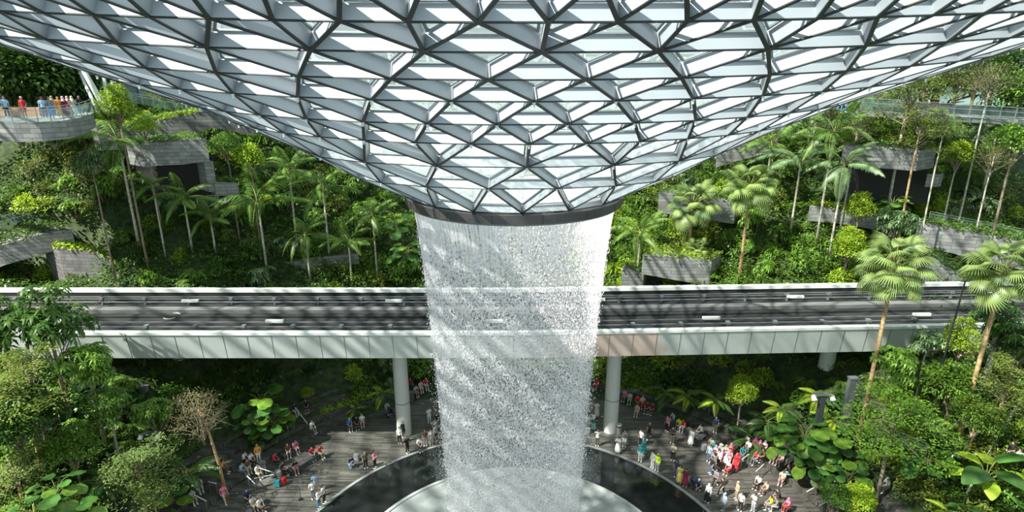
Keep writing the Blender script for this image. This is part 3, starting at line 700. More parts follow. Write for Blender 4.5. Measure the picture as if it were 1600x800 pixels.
def shrub_mesh(name, m, n=320, R=1.0, L=.22, W=.11, squash=.8, lumps=7):
    P, d = clump_points(n, R, squash, lumps); P[:, 2] += R*squash*.55; D = d + rdir(n)*.7; D[:, 2] -= .15
    v, f = leaf_arrays(P, D, UP(n), L*rng.uniform(.7, 1.3, n), W*rng.uniform(.8, 1.2, n))
    s = stems(7, R*1.1, R, .025); V, F, M = join([(v, f, 0), (s[0], s[1], 1)]); return bigmesh(name, V, F, [m, M_bark], M)
def rosette_mesh(name, m, n=46, R=1.0, leaflets=8, L=.34, W=.10, squash=.9):
    P, d = clump_points(n, R, squash, 6); P[:, 2] += R*squash*.55
    PP = []; DD = []
    for i in range(n):
        ax = Vector(d[i]) + Vector((0, 0, .8)); ax.normalize(); s = ax.cross(Vector((1, .3, 0))).normalized(); t = ax.cross(s)
        for k in range(leaflets):
            a = 2*PI*k/leaflets + i; q = s*math.cos(a) + t*math.sin(a) - ax*.12; PP.append(P[i]); DD.append(tuple(q))
    PP = np.array(PP); DD = np.array(DD); v, f = leaf_arrays(PP, DD, UP(len(PP)), L*rng.uniform(.75, 1.2, len(PP)), W, .3)
    s = stems(8, R*1.1, R, .025); V, F, M = join([(v, f, 0), (s[0], s[1], 1)]); return bigmesh(name, V, F, [m, M_bark], M)
def strap_mesh(name, m, n=60, L=1.0, W=.055):
    parts = []; D = rdir(n, 0.05, .95); P = np.zeros((n, 3)); P[:, :2] = rng.normal(0, .12, (n, 2)); P[:, 2] = rng.uniform(0, .3, n)
    v, f = leaf_arrays(P, D, UP(n), L*rng.uniform(.6, 1.2, n), W, .3); return bigmesh(name, v, f, m)
def frond_arrays(L=2.6, pairs=24, leaf=.62, W=.075, arch=.9, droop=.45, rise=.9):
    pts = []; 
    for i in range(pairs+1):
        t = i/pairs; pts.append((L*t*(1 - .12*t), 0, rise*L*.5*t - arch*L*.5*t*t*1.25))
    pts = np.array(pts); P = []; D = []; LL = []
    for i in range(3, pairs+1):
        t = i/pairs; tg = pts[i] - pts[i-1]; tg /= np.linalg.norm(tg)
        for s in (-1, 1):
            P.append(pts[i]); D.append(tg*.62 + np.array((0, s*.9, 0)) + np.array((0, 0, -droop*(.4+.5*t)))); LL.append(leaf*(math.sin(PI*min(1, .22 + .74*t))**.7)*rng.uniform(.85, 1.1))
    P = np.array(P); D = np.array(D); v, f = leaf_arrays(P, D, UP(len(P)), np.array(LL), W, .28)
    b = MB(); b.tube([tuple(p) for p in pts[::4]], [.03*(1 - .75*i/(len(pts[::4])-1)) for i in range(len(pts[::4]))], 4, cap=False); s = tri(b)
    return join([(v, f, 0), (s[0], s[1], 1)])
def fan_arrays(R=.8, pet=1.0, seg=28):
    """fan leaf on a stalk, pointing +x, arching"""
    b = MB(); p1 = Vector((pet, 0, pet*.32)); b.tube([(0, 0, 0), (pet*.5, 0, pet*.24), p1], [.02, .016, .012], 4, cap=False); s = tri(b)
    P = []; D = []; LL = []
    for k in range(seg):
        a = math.radians(-118 + 236*k/(seg-1)); P.append(tuple(p1)); D.append((math.cos(a), math.sin(a), -.12 - .1*abs(math.sin(a)))); LL.append(R*(1 - .22*abs(a)/2.1)*rng.uniform(.93, 1.05))
    P = np.array(P); D = np.array(D); v, f = leaf_arrays(P, D, UP(seg), np.array(LL), .085*R, .3)
    return join([(v, f, 0), (s[0], s[1], 1)])
M_stalk = mat('leaf_stalk', (0.22, 0.24, 0.07), 0.5)
FROND = [bigmesh('frond', *(lambda a: (a[0], a[1], [M_palm, M_stalk], a[2]))(frond_arrays(2.7, 24, .66, .085, a_, .45, r_))) for a_, r_ in ((.9, 1.0), (1.35, .9), (.6, 1.1))]
FROND_P = [bigmesh('pale_frond', *(lambda a: (a[0], a[1], [M_grey, M_stalk], a[2]))(frond_arrays(2.9, 26, .75, .085, a_, .6, r_))) for a_, r_ in ((1.0, 1.0), (1.35, .9))]
FERN = [bigmesh('fern_frond', *(lambda a: (a[0], a[1], [mm, M_stalk], a[2]))(frond_arrays(1.5, 18, .36, .085, 1.0, .2, .9))) for mm in (M_mid, M_lime, M_big)]
FAN = [bigmesh('fan_leaf', *(lambda a: (a[0], a[1], [mm, M_stalk], a[2]))(fan_arrays(R_, 1.0))) for mm, R_ in ((M_fan, .85), (M_fan, .7), (M_grey, .7))]

def place_palm(kind, label, pos, h, s=1.0, lean=(0, 0), group=None, n=None, parts=True):
    """pos: foot of the trunk; h: trunk height to the crown"""
    t = thing('fan_palm' if kind == 'fan' else 'feather_palm', label, 'palm', pos, rng.uniform(0, 6.28), group)
    top = Vector((lean[0]*h*.5, lean[1]*h*.5, h)); b = MB(); r = (.15 if kind == 'fan' else .11)*s**.5
    t.rotation_euler.z = 0; S0 = s; s = s*(1.5 if kind != 'fan' else 1.4)
    b.tube([(0, 0, -.3), (top.x*.25, top.y*.25, h*.35), (top.x*.6, top.y*.6, h*.7), top], [r*1.25, r, r*.9, r*.8], 8)
    b.build('trunk', [M_palebark if kind != 'fan' else M_orangebark], t, smooth=True)
    if kind != 'fan':
        c = MB(); c.tube([top - Vector((0, 0, .1)), top + Vector((0, 0, .35)), top + Vector((0, 0, .8))], [r*1.15, r*1.25, r*.6], 8); c.build('crown_shaft', [M_stalk], t, smooth=True)
        n = n or 11
        for i in range(n):
            a = i*2.399 + rng.uniform(-.2, .2); el = rng.uniform(-.5, .55) if i > 2 else rng.uniform(.5, .9)
            me = (FROND_P if kind == 'pale' else FROND)[i % (2 if kind == 'pale' else 3)]
            obj('frond', me, t, top + Vector((0, 0, .55)), (rng.uniform(-.25, .25), -el, a), s*rng.uniform(.85, 1.1))
    else:
        n = 36
        for i in range(n):
            a = i*2.399; el = -1.1 + 2.05*(1 - i/n); me = FAN[i % 3 if i % 3 < 2 else (0 if rng.random() < .6 else 2)]
            o = obj('fan_leaf', me, t, top + Vector((0, 0, .1 + .3*(1 - i/n))), (rng.uniform(-.3, .3), -el, a), s*rng.uniform(.85, 1.15))
    return t
def find_pos(cx, cy, base_py, lo=30, hi=74):
    """foot of an upright trunk whose crown is seen at (cx,cy) and foot near row base_py"""
    best = None
    for y in np.arange(lo, hi, .5):
        T = at_y(cx, cy, y); g = ground(T.x, y)
        if T.z - g < .6: continue
        e = abs(proj(T.x, y, g)[1] - base_py)
        if best is None or e < best[0]: best = (e, T, g)
    if best is None: T = at_y(cx, cy, hi); return Vector((T.x, hi, T.z - 2)), 2.0
    e, T, g = best; return Vector((T.x, T.y, g)), T.z - g

PALMS = [  # kind, crown px, py, base py, size, lean, label
 ('green', 186, 228, 396, 1.25, (0, 0), 'tall feather palm with a long pale leaning trunk on the upper left slope'),
 ('green', 288, 318, 392, .85, (0, 0), 'small feather palm below the upper left doorway'),
 ('green', 330, 350, 400, .8, (0, 0), 'dark feather palm right of the small palm under the left doorway'),
 ('green', 404, 325, 425, 1.25, (0, 0), 'large feather palm with dense drooping crown left of the waterfall'),
 ('green', 452, 275, 400, 1.05, (0, 0), 'feather palm close under the funnel edge, left of the waterfall'),
 ('green', 505, 300, 420, 1.1, (0, 0), 'bright feather palm with split crown halfway between left slope palms'),
 ('green', 478, 375, 440, .95, (0, 0), 'low feather palm just behind the bridge left of the waterfall'),
 ('green', 545, 385, 446, .85, (0, 0), 'short feather palm nearest the bridge, left of the waterfall'),
 ('green', 583, 345, 440, .8, (0, 0), 'thin feather palm in shade near the left edge of the waterfall'),
 ('green', 240, 300, 398, .6, (0, 0), 'very small feather palm beside the tall pale trunk on the left'),
 ('pale', 1250, 262, 370, 1.1, (0, 0), 'feather palm with drooping grey green fronds and white trunk on the right slope'),
 ('pale', 1345, 196, 250, 1.2, (0, 0), 'big feather palm touching the funnel edge above the right slab'),
 ('green', 1302, 215, 392, 1.0, (0, 0), 'feather palm with a long slim trunk above the right low stone wall'),
 ('pale', 1318, 268, 412, .95, (0, 0), 'feather palm with the longest leaning pale trunk on the right slope'),
 ('green', 1205, 232, 330, 1.0, (0, 0), 'bright feather palm right under the funnel edge on the right'),
 ('pale', 1275, 190, 260, 1.0, (0, 0), 'grey green feather palm behind the bright palm at the right funnel edge'),
 ('green', 1000, 372, 446, .95, (0, 0), 'wide feather palm low beside the right edge of the waterfall'),
 ('pale', 1558, 205, 300, .8, (0, 0), 'thin trunked palm high at the far right'),
 ('green', 1350, 232, 300, .8, (0, 0), 'feather palm with a green shaft in front of the upper right opening'),
 ('fan', 1082, 325, 425, 1.25, (0, 0), 'large fan palm with pale shaggy crown nearest the waterfall on the right'),
 ('fan', 1172, 298, 445, 1.25, (0, 0), 'large fan palm with orange trunk reaching down to the bridge'),
 ('fan', 1088, 395, 440, .6, (0, 0), 'small fan palm under the large one beside the waterfall'),
]
for i, (k, cx, cy, by, s, ln, lab) in enumerate(PALMS):
    pos, h = find_pos(cx, cy, by, 51.5, 72)
    place_palm(k, lab, pos, h, s, ln)
# the two fan palms standing in front of the bridge on the right
for cx, cy, y, s, lab in ((1396, 425, 38.6, 1.15, 'fan palm standing in front of the right part of the bridge'), (1566, 432, 35.5, 1.05, 'fan palm at the far right edge in front of the bridge')):
    T = at_y(cx, cy, y); g = ground(T.x, y); t = place_palm('fan', lab, (T.x, y, g), T.z - g, s, n=30)

# ------------------------------------------------------------------ trees
def layer_crown(m, n=2600, R=2.6, tiers=6, H=2.6, L=.16, W=.09):
    """flat, spreading tiers of small leaves"""
    PP = []
    for i in range(tiers):
        k = n//tiers; z = H*(i/(tiers-1)) if tiers > 1 else 0; rr = R*(1 - .55*(i/tiers)); c = rng.normal(0, R*.18, 2)
        for j in range(5):
            a = rng.uniform(0, 6.28); d = rr*.55; cx, cy = c[0] + d*math.cos(a + j*1.25), c[1] + d*math.sin(a + j*1.25); kk = k//5
            r = rr*.5*np.sqrt(rng.random(kk)); t = rng.uniform(0, 6.28, kk); PP.append(np.stack([cx + r*np.cos(t), cy + r*np.sin(t), z + rng.normal(0, .1, kk) - r*.15 + rng.uniform(-.12, .12)], 1))
    P = np.concatenate(PP); n = len(P); D = rdir(n, -.35, .45); v, f = leaf_arrays(P, D, UP(n), L*rng.uniform(.7, 1.3, n), W)
    b = MB()
    for i in range(tiers*2):
        a = rng.uniform(0, 6.28); z = H*(i/(tiers*2)); rr = R*(.75 - .3*z/H); b.tube([(0, 0, z*.6 - .4), (math.cos(a)*rr*.5, math.sin(a)*rr*.5, z), (math.cos(a)*rr, math.sin(a)*rr, z)], [.05, .03, .01], 5, cap=False)
    b.tube([(0, 0, -.8), (0, 0, H)], [.09, .03], 6, cap=False)
    s = tri(b); V, F, M = join([(v, f, 0), (s[0], s[1], 1)]); return bigmesh('layered_crown', V, F, [m, M_bark], M)
def round_crown(m, n=2600, R=1.8, L=.2, W=.11, squash=1.0, lumps=12):
    P, d = clump_points(n, R, squash, lumps); P[:, 2] += R*.35; D = d + rdir(n)*.8; D[:, 2] -= .2
    v, f = leaf_arrays(P, D, UP(n), L*rng.uniform(.7, 1.3, n), W)
    b = MB()
    for i in range(8):
        q = rdir(1, 0, 1)[0]*R*.8; b.tube([(0, 0, -R*.6), (q[0]*.5, q[1]*.5, q[2]*.4), (q[0], q[1], q[2])], [.07, .04, .015], 5, cap=False)
    s = tri(b); V, F, M = join([(v, f, 0), (s[0], s[1], 1)]); return bigmesh('round_crown', V, F, [m, M_bark], M)
def umbrella_crown(m, n=170, R=1.7, squash=1.5, L=.42, W=.13):
    me = rosette_mesh('umbrella_crown', m, n, R, 8, L, W, squash); return me
def sparse_crown(m, n=1500, R=1.9):
    P, d = clump_points(n, R, 1.3, 9); D = d*.6 + rdir(n); v, f = leaf_arrays(P, D, UP(n), .13*rng.uniform(.6, 1.3, n), .05)
    b = MB()
    for i in range(40):
        q = rdir(1, -.1, 1)[0]*R*rng.uniform(.7, 1.1); q[2] *= 1.2; z0 = rng.uniform(-1.6, .8); b.tube([(0, 0, z0), (q[0]*.5, q[1]*.5, q[2]*.5 + z0*.4), (q[0], q[1], q[2])], [.03, .018, .007], 4, cap=False)
    s = tri(b); V, F, M = join([(v, f, 0), (s[0], s[1], 1)]); return bigmesh('sparse_crown', V, F, [m, M_bark], M)
CROWN = {
 'layer_lime': layer_crown(leafmat('leaf_layer_lime', (0.15, 0.24, 0.05), (0.32, 0.42, 0.12)), 3400), 'layer_olive': layer_crown(M_olive, 3000), 'layer_dark': layer_crown(M_mid, 4200, 3.0, 5, 1.6),
 'round_dark': round_crown(M_dark, 3200), 'round_mid': round_crown(M_mid, 3000), 'round_lime': round_crown(M_lime, 2600, 1.3, .17, .11),
 'umbrella': umbrella_crown(M_dark), 'umbrella_mid': umbrella_crown(M_mid, 140, 1.5, 1.2), 'umbrella_grey': umbrella_crown(M_grey, 120, 1.4, 1.0),
 'sparse': sparse_crown(mat('leaf_dry', (0.16, 0.13, 0.06), 0.6, (0.26, 0.22, 0.10), 3, transl=.2)), 'sparse_green': sparse_crown(M_olive),
 'column_lime': round_crown(M_lime, 3600, 1.5, .17, .11, 2.0, 16)}
CZ = {}
def tree(label, kind, cx, cy, y, s=1.0, bark=None, r=.12, lean=0.0, foot=None, name='leafy_tree'):
    T = at_y(cx, cy, y); g = ground(T.x + lean, y) if foot is None else foot; h = max(T.z - g, .6)
    if y > 58: g = max(g, min(28.2, T.z - 2)); h = T.z - g
    t = thing(name, label, 'tree', (T.x + lean, y, g)); b = MB()
    b.tube([(0, 0, -.2), (-lean*.2, 0, h*.4), (-lean*.6, .1, h*.75), (-lean, 0, h)], [r*1.3, r, r*.85, r*.6], 8); b.build('trunk', [bark or M_bark], t, smooth=True)
    me = CROWN[kind]
    if kind not in CZ: co = np.empty(len(me.vertices)*3, dtype=np.float32); me.vertices.foreach_get('co', co); CZ[kind] = float(np.median(co[2::3]))
    obj('foliage', me, t, (-lean, 0, h - CZ[kind]*s), (0, 0, rng.uniform(0, 6.28)), s); return t
TREES = [
 ('leafy pale tree over the right funnel edge, left of the walkway', 'layer_lime', 1300, 168, 62, 1.3, M_palebark, .12),
 ('leafy olive tree left of the walkway and under the funnel edge', 'layer_olive', 1340, 205, 57, 1.0, M_palebark, .1),
 ('leafy pale tree in front of the upper right walkway, middle', 'layer_lime', 1478, 192, 53, .8, M_palebark, .08),
 ('wide olive tree behind the upper right walkway railing', 'layer_olive', 1530, 110, 60, 1.5, M_orangebark, .13),
 ('wide pale leaved tree above the upper right walkway', 'layer_lime', 1450, 118, 62, 1.4, M_orangebark, .13),
 ('dark green tree at the right edge below the walkway', 'round_mid', 1590, 215, 54, 1.2, M_bark, .12),
 ('tall mid green tree behind the walkway at the right frame edge', 'round_mid', 1600, 140, 60, 1.8, M_bark, .2),
 ('climbing leafy column under the balcony end beside the tall palm', 'column_lime', 222, 190, 56, .8, None, .08),
 ('pale leafy column below the right end of the balcony', 'umbrella_grey', 140, 250, 52, 1.1, None, .08),
 ('mid green leafy column between the wall and the left doorway', 'round_mid', 352, 222, 58, 1.0, None, .08),
 ('bright leafy shrub tree right of the upper left doorway', 'round_lime', 388, 240, 58, 1.3, None, .07),
 ('tall cone shaped dark tree standing in front of the left end of the bridge', 'umbrella', 70, 498, 37, 1.75, None, .13),
 ('umbrella leaved tree under the left end of the bridge fascia', 'umbrella_mid', 132, 560, 36, 1.3, None, .12),
 ('dark umbrella leaved tree at the left edge level with the bridge tracks', 'umbrella', -6, 500, 36, 1.1, None, .12),
 ('olive feathery tree at the left edge just below the bridge', 'layer_olive', 45, 590, 33.5, 1.15, None, .12),
 ('dark round tree at the left edge under the olive feathery tree', 'round_dark', 15, 650, 31.5, 1.2, None, .12),
 ('tree with a bare orange ringed trunk near the lower left corner', 'umbrella', 52, 640, 32.6, 1.15, M_orangebark, .13, -.6),
 ('layered pale green tree with a flat fan shaped crown at the lower left', 'layer_lime', 212, 728, 33.0, 1.15, M_orangebark, .10),
 ('small layered tree right of and below the flat fan crown, lower left', 'layer_lime', 236, 768, 32.6, .6, M_orangebark, .07),
 ('layered pale tree at the left frame edge above the giant leaves', 'layer_lime', 22, 735, 30.5, .85, M_orangebark, .10),
 ('thin dry twiggy tree rising beside the seating steps on the left', 'sparse', 310, 640, 36.5, 1.25, M_orangebark, .11, 1.0),
 ('slender dark leaved tree with pale thin trunk left of the lamp post', 'umbrella_mid', 165, 625, 35.5, 1.1, M_palebark, .07),
 ('dark leaved bushy tree above the lower left lamp post', 'umbrella_mid', 235, 640, 37, 1.1, None, .09),
 ('medium green bushy tree in the middle of the lower left planting', 'round_mid', 108, 690, 33, 1.0, None, .09),
 ('lime leaved climbing tree beside the upper left balcony', 'column_lime', 180, 158, 53, 1.05, None, .10),
 ('big dark canopy tree over the upper left balcony, leftmost', 'round_dark', 5, 110, 62, 3.2, None, .45),
 ('big dark canopy tree over the upper left balcony, in the middle', 'round_dark', 62, 118, 63, 3.2, None, .5),
 ('big dark canopy tree behind the slanting supports at the upper left', 'round_dark', 118, 125, 67, 2.7, None, .4),
 ('layered olive tree touching the funnel edge on the upper right', 'layer_olive', 1420, 158, 57, 1.6, M_palebark, .14),
 ('layered green tree left of the upper right walkway railing', 'layer_lime', 1375, 148, 60, 1.3, M_palebark, .12),
 ('two trunked airy tree in front of the upper right opening', 'layer_olive', 1438, 205, 54, 1.15, M_orangebark, .11),
 ('slim pale trunked tree in front of the upper right walkway', 'sparse_green', 1552, 118, 56, 1.2, M_palebark, .09),
 ('orange trunked tree behind the visitors on the upper right walkway', 'sparse_green', 1500, 118, 61, 1.3, M_orangebark, .10),
 ('dark canopy tree at the top right corner behind the walkway', 'round_dark', 1590, 110, 66, 2.6, None, .4),
 ('dark canopy tree behind the layered trees at the upper right', 'round_dark', 1470, 112, 70, 2.8, None, .4),
 ('bright layered small tree below the right walkway', 'round_lime', 1500, 235, 56, 1.2, M_palebark, .08),
 ('tall yellow green columnar tree, upper clump, right slope', 'column_lime', 1345, 322, 54.5, .95, None, .09),
 ('tall yellow green columnar tree, lower clump nearest the bridge', 'column_lime', 1328, 378, 52.5, 1.05, None, .09),
 ('grey green umbrella leaved tree right of the yellow green columnar trees', 'umbrella_grey', 1402, 345, 53.5, 1.35, None, .1),
 ('slim pale trunk tree on the far right slope above the large planter', 'sparse_green', 1555, 240, 54, 1.0, M_palebark, .08),
 ('lime green bushy tree under the bridge on the right', 'column_lime', 1160, 608, 44, .85, M_palebark, .08),
 ('wide flat dark tree over the right seating steps', 'layer_dark', 1398, 655, 34.5, 1.35, M_bark, .13),
 ('dark umbrella tree in front of the bridge near the right fan palm', 'umbrella_mid', 1400, 560, 38.4, 1.2, M_palebark, .07),
 ('small thin leaved tree with white trunk before the bridge fascia', 'umbrella_grey', 1452, 532, 38.8, 1.0, M_palebark, .06),
 ('tall bright bushy tree covering the bridge at the far right', 'column_lime', 1505, 525, 38.0, .9, None, .09),
 ('dense dark bush tree below the bright one at the far right', 'round_mid', 1495, 590, 37.0, 1.3, None, .09),
 ('umbrella leaved tree with stout pale trunk at the far right edge', 'umbrella', 1565, 500, 38.5, 1.15, M_palebark, .2),
 ('dark tree at the right frame edge under the bridge', 'round_dark', 1592, 530, 38, 1.1, None, .12),
 ('feathery olive tree in the lower right planting beside the railing', 'layer_olive', 1575, 600, 34, 1.0, M_orangebark, .08),
 ('mid green round tree over the right planting beside the path', 'round_mid', 1530, 645, 34, .95, M_orangebark, .08),
 ('yellow green round bush tree at the lower right beside the steps', 'round_lime', 1338, 772, 33.5, 1.0, None, .07),
 ('dark fine leaved bush tree touching the yellow green one, lower right', 'round_dark', 1305, 775, 33.5, .7, None, .07),
 ('small tree with green crown in the left planter beside the plaza', 'round_lime', 483, 632, 48.5, .55, None, .05),
 ('yellow leaved shrub tree in the long right planter', 'round_lime', 1110, 626, 47, .5, None, .05),
]
for a in TREES: tree(*a)
# bare pole leaning across the bridge on the right, lamps with white spotlights
t = thing('lamp_mast', 'tall thin black mast in front of the bridge on the right', 'mast', at_y(1468, 578, 37.2))
L = Vector(t.location); T = at_y(1508, 440, 37.2); b = MB(); b.tube([(0, 0, -3), (T.x - L.x, 0, T.z - L.z)], [.09, .05], 8); b.build('pole', [M_black], t)
b = MB(); b.bar((T.x - L.x - .3, 0, T.z - L.z), (T.x - L.x + .3, 0, T.z - L.z), .05, .05); b.build('crossbar', [M_black], t)
def floodlight(label, px, py, y, h=6.0, s=1.0):
    T = at_y(px, py, y); g = ground(T.x, y); t = thing('floodlight_mast', label, 'light', (T.x, y, g)); z = T.z - g
    b = MB(); b.box((-.22*s, -.16*s, 0), (.22*s, .16*s, z)); b.build('mast', [mat('mast_grey', (0.05, 0.06, 0.065), 0.5)], t)
    b = MB()
    for i in range(4): b.bar((-.7*s, -.2 + .15*i, z + .05), (.7*s, -.2 + .15*i, z + .05), .06, .05)
    b.build('bracket', [M_chrome], t)
    for sx in (-.75, .7):
        b = MB(); b.ell((0, 0, 0), (.2*s, .2*s, .22*s), 12); b.tube([(0, 0, 0), (0, -.2*s, -.2*s)], [.17*s, .22*s], 12); l = b.build('lamp_head', [M_white], t, loc=(sx*s, -.1, z - .15)); b = MB(); b.tube([(0, -.2*s, -.2*s), (0, -.23*s, -.23*s)], [.17*s, .17*s], 12); b.build('lens', [M_chrome], l)
    return t
floodlight('dark mast with two white floodlights beside the giant leaves on the right', 1286, 617, 39.0)
floodlight('grey mast with two white floodlights among trees at the lower left', 234, 678, 36.0, s=.85)
for lab, px, py, y in (('dark square post leaning out of the plants left of the right fan palm trunk', 1333, 592, 39.5), ('dark square post in the shade under the left part of the bridge', 224, 606, 41.5)):
    T = at_y(px, py, y); g = ground(T.x, y); b = MB(); b.box((-.3, -.2, 0), (.3, .2, T.z - g)); b.box((-.34, -.24, T.z - g), (.34, .24, T.z - g + .15)); o = b.build('service_post', [mat('post_grey', (0.16, 0.17, 0.18), 0.5)], loc=(T.x, y, g)); tag(o, lab, 'post')

# ------------------------------------------------------------------ giant-leaf plants
def giant_leaf(m, R=.62, pet=1.2, seg=14, heart=True):
    """one heart-shaped leaf on an arching stalk pointing +x"""
    b = MB(); b.tube([(0, 0, 0), (pet*.5, 0, pet*.62), (pet, 0, pet*.8)], [.035, .03, .02], 5, cap=False); s = tri(b)
    V = [(pet, 0, pet*.8)]; n = 18
    for k in range(n):
        a = 2*PI*k/n; r = R*(1.0 + .45*math.cos(a) - .12*math.cos(3*a)) if heart else R*(1 + .9*max(0, math.cos(a))**2)
        if heart and abs(a - PI) < .2: r *= .55
        x = r*math.cos(a)*1.1 + R*.35; yv = r*math.sin(a)*.92; V.append((pet + x, yv, pet*.8 - .28*x*abs(x)/R*.8 - .16*abs(yv) + .03*math.cos(k*PI)))
    V = np.array(V); F = np.array([(0, 1 + k, 1 + (k+1) % n) for k in range(n)])
    return join([(V, F, 0), (s[0], s[1], 1)])
def paddle_leaf(R=1.5, w=.42):
    V = []; n = 9
    for i in range(n):
        t = i/(n-1); x = .7 + R*t; z = .9 + .55*t - .75*t*t*1.1; ww = w*(math.sin(PI*min(.98, .12 + .86*t))**.8)
        V += [(x, -ww, z - .1*ww), (x, 0, z), (x, ww, z - .1*ww)]
    F = []
    for i in range(n-1):
        for k in range(2): a = i*3 + k; F += [(a, a+3, a+1), (a+1, a+3, a+4)]
    b = MB(); b.tube([(0, 0, 0), (.4, 0, .6), (.7, 0, .9)], [.04, .03, .02], 5, cap=False); s = tri(b)
    return join([(np.array(V), np.array(F), 0), (s[0], s[1], 1)])
GL = [bigmesh('giant_leaf', *(lambda a: (a[0], a[1], [mm, M_stalk], a[2]))(giant_leaf(mm, R_)), smooth=True) for mm, R_ in ((M_big, .62), (M_big, .5), (M_mid, .6))]
PL = [bigmesh('paddle_leaf', *(lambda a: (a[0], a[1], [mm, M_stalk], a[2]))(paddle_leaf(R_)), smooth=True) for mm, R_ in ((M_big, 1.5), (M_lime, 1.2))]
FRN = FERN
def leaf_plant(label, kind, px, py, y=None, s=1.0, n=12, up=0.0, group=None):
    if y is None: P = hit(px, py)
    else:
        T = at_y(px, py, y); P = Vector((T.x, y, max(ground(T.x, y), T.z - 1.6*s)))
    nm = {'giant': 'giant_leaf_plant', 'paddle': 'paddle_leaf_plant', 'fern': 'tree_fern'}[kind]
    t = thing(nm, label, 'plant', P, 0, group); src = {'giant': GL, 'paddle': PL, 'fern': FRN}[kind]
    if kind == 'giant': s *= .74; n = int(n*1.5)
    if up > 0: b = MB(); b.tube([(0, 0, -.2), (0, 0, up)], [.12, .09], 8); b.build('stem', [M_bark], t)
    for i in range(n):
        a = i*2.399 + rng.uniform(-.3, .3); k = i/n; el = -.15 + 1.0*(1 - k) - .45
        obj({'giant': 'giant_leaf', 'paddle': 'paddle_leaf', 'fern': 'fern_frond'}[kind], src[i % len(src) if kind != 'fern' else 2 if s > 1.3 else i % 3], t, (0, 0, up + .3*(1-k)), (rng.uniform(-.2, .2), -el, a), s*rng.uniform(.75, 1.15))
    return t
LP = [
 ('clump of giant round leaves beside the floodlight mast on the right, topmost', 'giant', 1262, 655, 38.6, 1.25, 14), ('clump of giant round leaves beside the right floodlight mast, right part', 'giant', 1300, 668, 38.2, 1.2, 14),
 ('clump of giant round leaves beside the right floodlight mast, lowest', 'giant', 1285, 705, 37.4, 1.15, 14), ('clump of giant round leaves beside the right floodlight mast, left part', 'giant', 1240, 675, 38.8, 1.05, 12),
 ('giant leaf clump right of the seating edge, beside the wide flat tree', 'giant', 1322, 705, 37.0, 1.0, 10),
 ('dark paddle leaved plant behind the bench crowd on the right', 'fern', 1185, 650, 42.5, 1.7, 10), ('second arching fern behind the bench crowd on the right', 'fern', 1205, 625, 43.5, 1.5, 10),
 ('large paddle leaved plant at the lower right edge', 'paddle', 1550, 715, 31.2, 1.35, 12), ('broad leaf plant at the right frame edge near two visitors', 'giant', 1455, 700, 33.5, 1.0, 10),
 ('lime fern at the bottom right planting', 'fern', 1492, 770, 30.4, 1.15, 12), ('bright star leaved plant beside the lime fern, bottom right', 'giant', 1510, 790, 29.8, .7, 9),
 ('broad leaved plant hanging over the lower right steps', 'giant', 1330, 730, 35.0, .9, 8),
 ('giant heart leaved plant in the lower left corner', 'giant', 45, 775, 27.5, 1.15, 11), ('giant heart leaved plant right of the corner one, lower left', 'giant', 105, 782, 27.8, 1.05, 11),
 ('big heart leaved plant beside the orange trunk foot, lower left', 'giant', 82, 745, 29.0, .9, 8),
 ('broad leaved plant beside the steps at the lower left', 'giant', 262, 760, 34.4, 1.0, 8), ('large fan of pinnate leaves beside the left floodlight mast', 'fern', 285, 688, 36.2, 1.9, 10),
 ('dark pinnate fern in the middle of the lower left planting', 'fern', 150, 710, 32.8, 1.5, 9),
 ('pile of broad pale leaves under the left part of the bridge', 'giant', 405, 605, 43.5, 1.25, 13), ('pile of broad leaves right below the pale one, left plaza edge', 'giant', 425, 640, 42.8, 1.05, 12),
 ('broad leaf plant in the planter above the seated pair in pink and brown', 'giant', 408, 665, 42.6, .9, 10), ('bright lime giant leaf plant left of the plaza planter', 'giant', 388, 645, 42.0, .8, 9),
 ('wide fan leaved clump in shade under the bridge on the left', 'fern', 330, 605, 42.5, 1.5, 11), ('second fan leaved clump in shade under the left bridge', 'fern', 290, 600, 42.8, 1.3, 11),
 ('bright fern hanging down in the right planting under the bridge', 'fern', 1122, 600, 44.5, 1.2, 10), ('lime fern under the right part of the bridge, near the column', 'fern', 1078, 592, 46.5, 1.3, 10),
 ('shaded arching fern under the bridge right of the waterfall', 'fern', 1045, 585, 47.5, 1.4, 10), ('strap fern clump under the right bridge by the dark post', 'fern', 1285, 590, 42.5, 1.3, 11),
 ('lime fern patch left of the right floodlight mast', 'fern', 1225, 612, 42.0, 1.2, 11), ('lime fern patch right of the right floodlight mast', 'fern', 1310, 628, 39.4, 1.2, 11),
 ('giant leaf plant in shade close to the left edge of the waterfall', 'giant', 618, 325, 60, 1.6, 12), ('broad leaf plant beside the waterfall below the shaded giant leaves', 'giant', 632, 372, 56, 1.3, 10),
 ('shaded arching fern under the bridge left of the column', 'fern', 596, 590, 48, 1.2, 10), ('bright small fern in the plaza planter left of the column', 'fern', 553, 625, 47.4, .8, 10),
 ('yellow green broad leaf plant in the upper right slope', 'giant', 1400, 300, 56.0, 1.1, 10),
]
for a in LP: leaf_plant(*a)

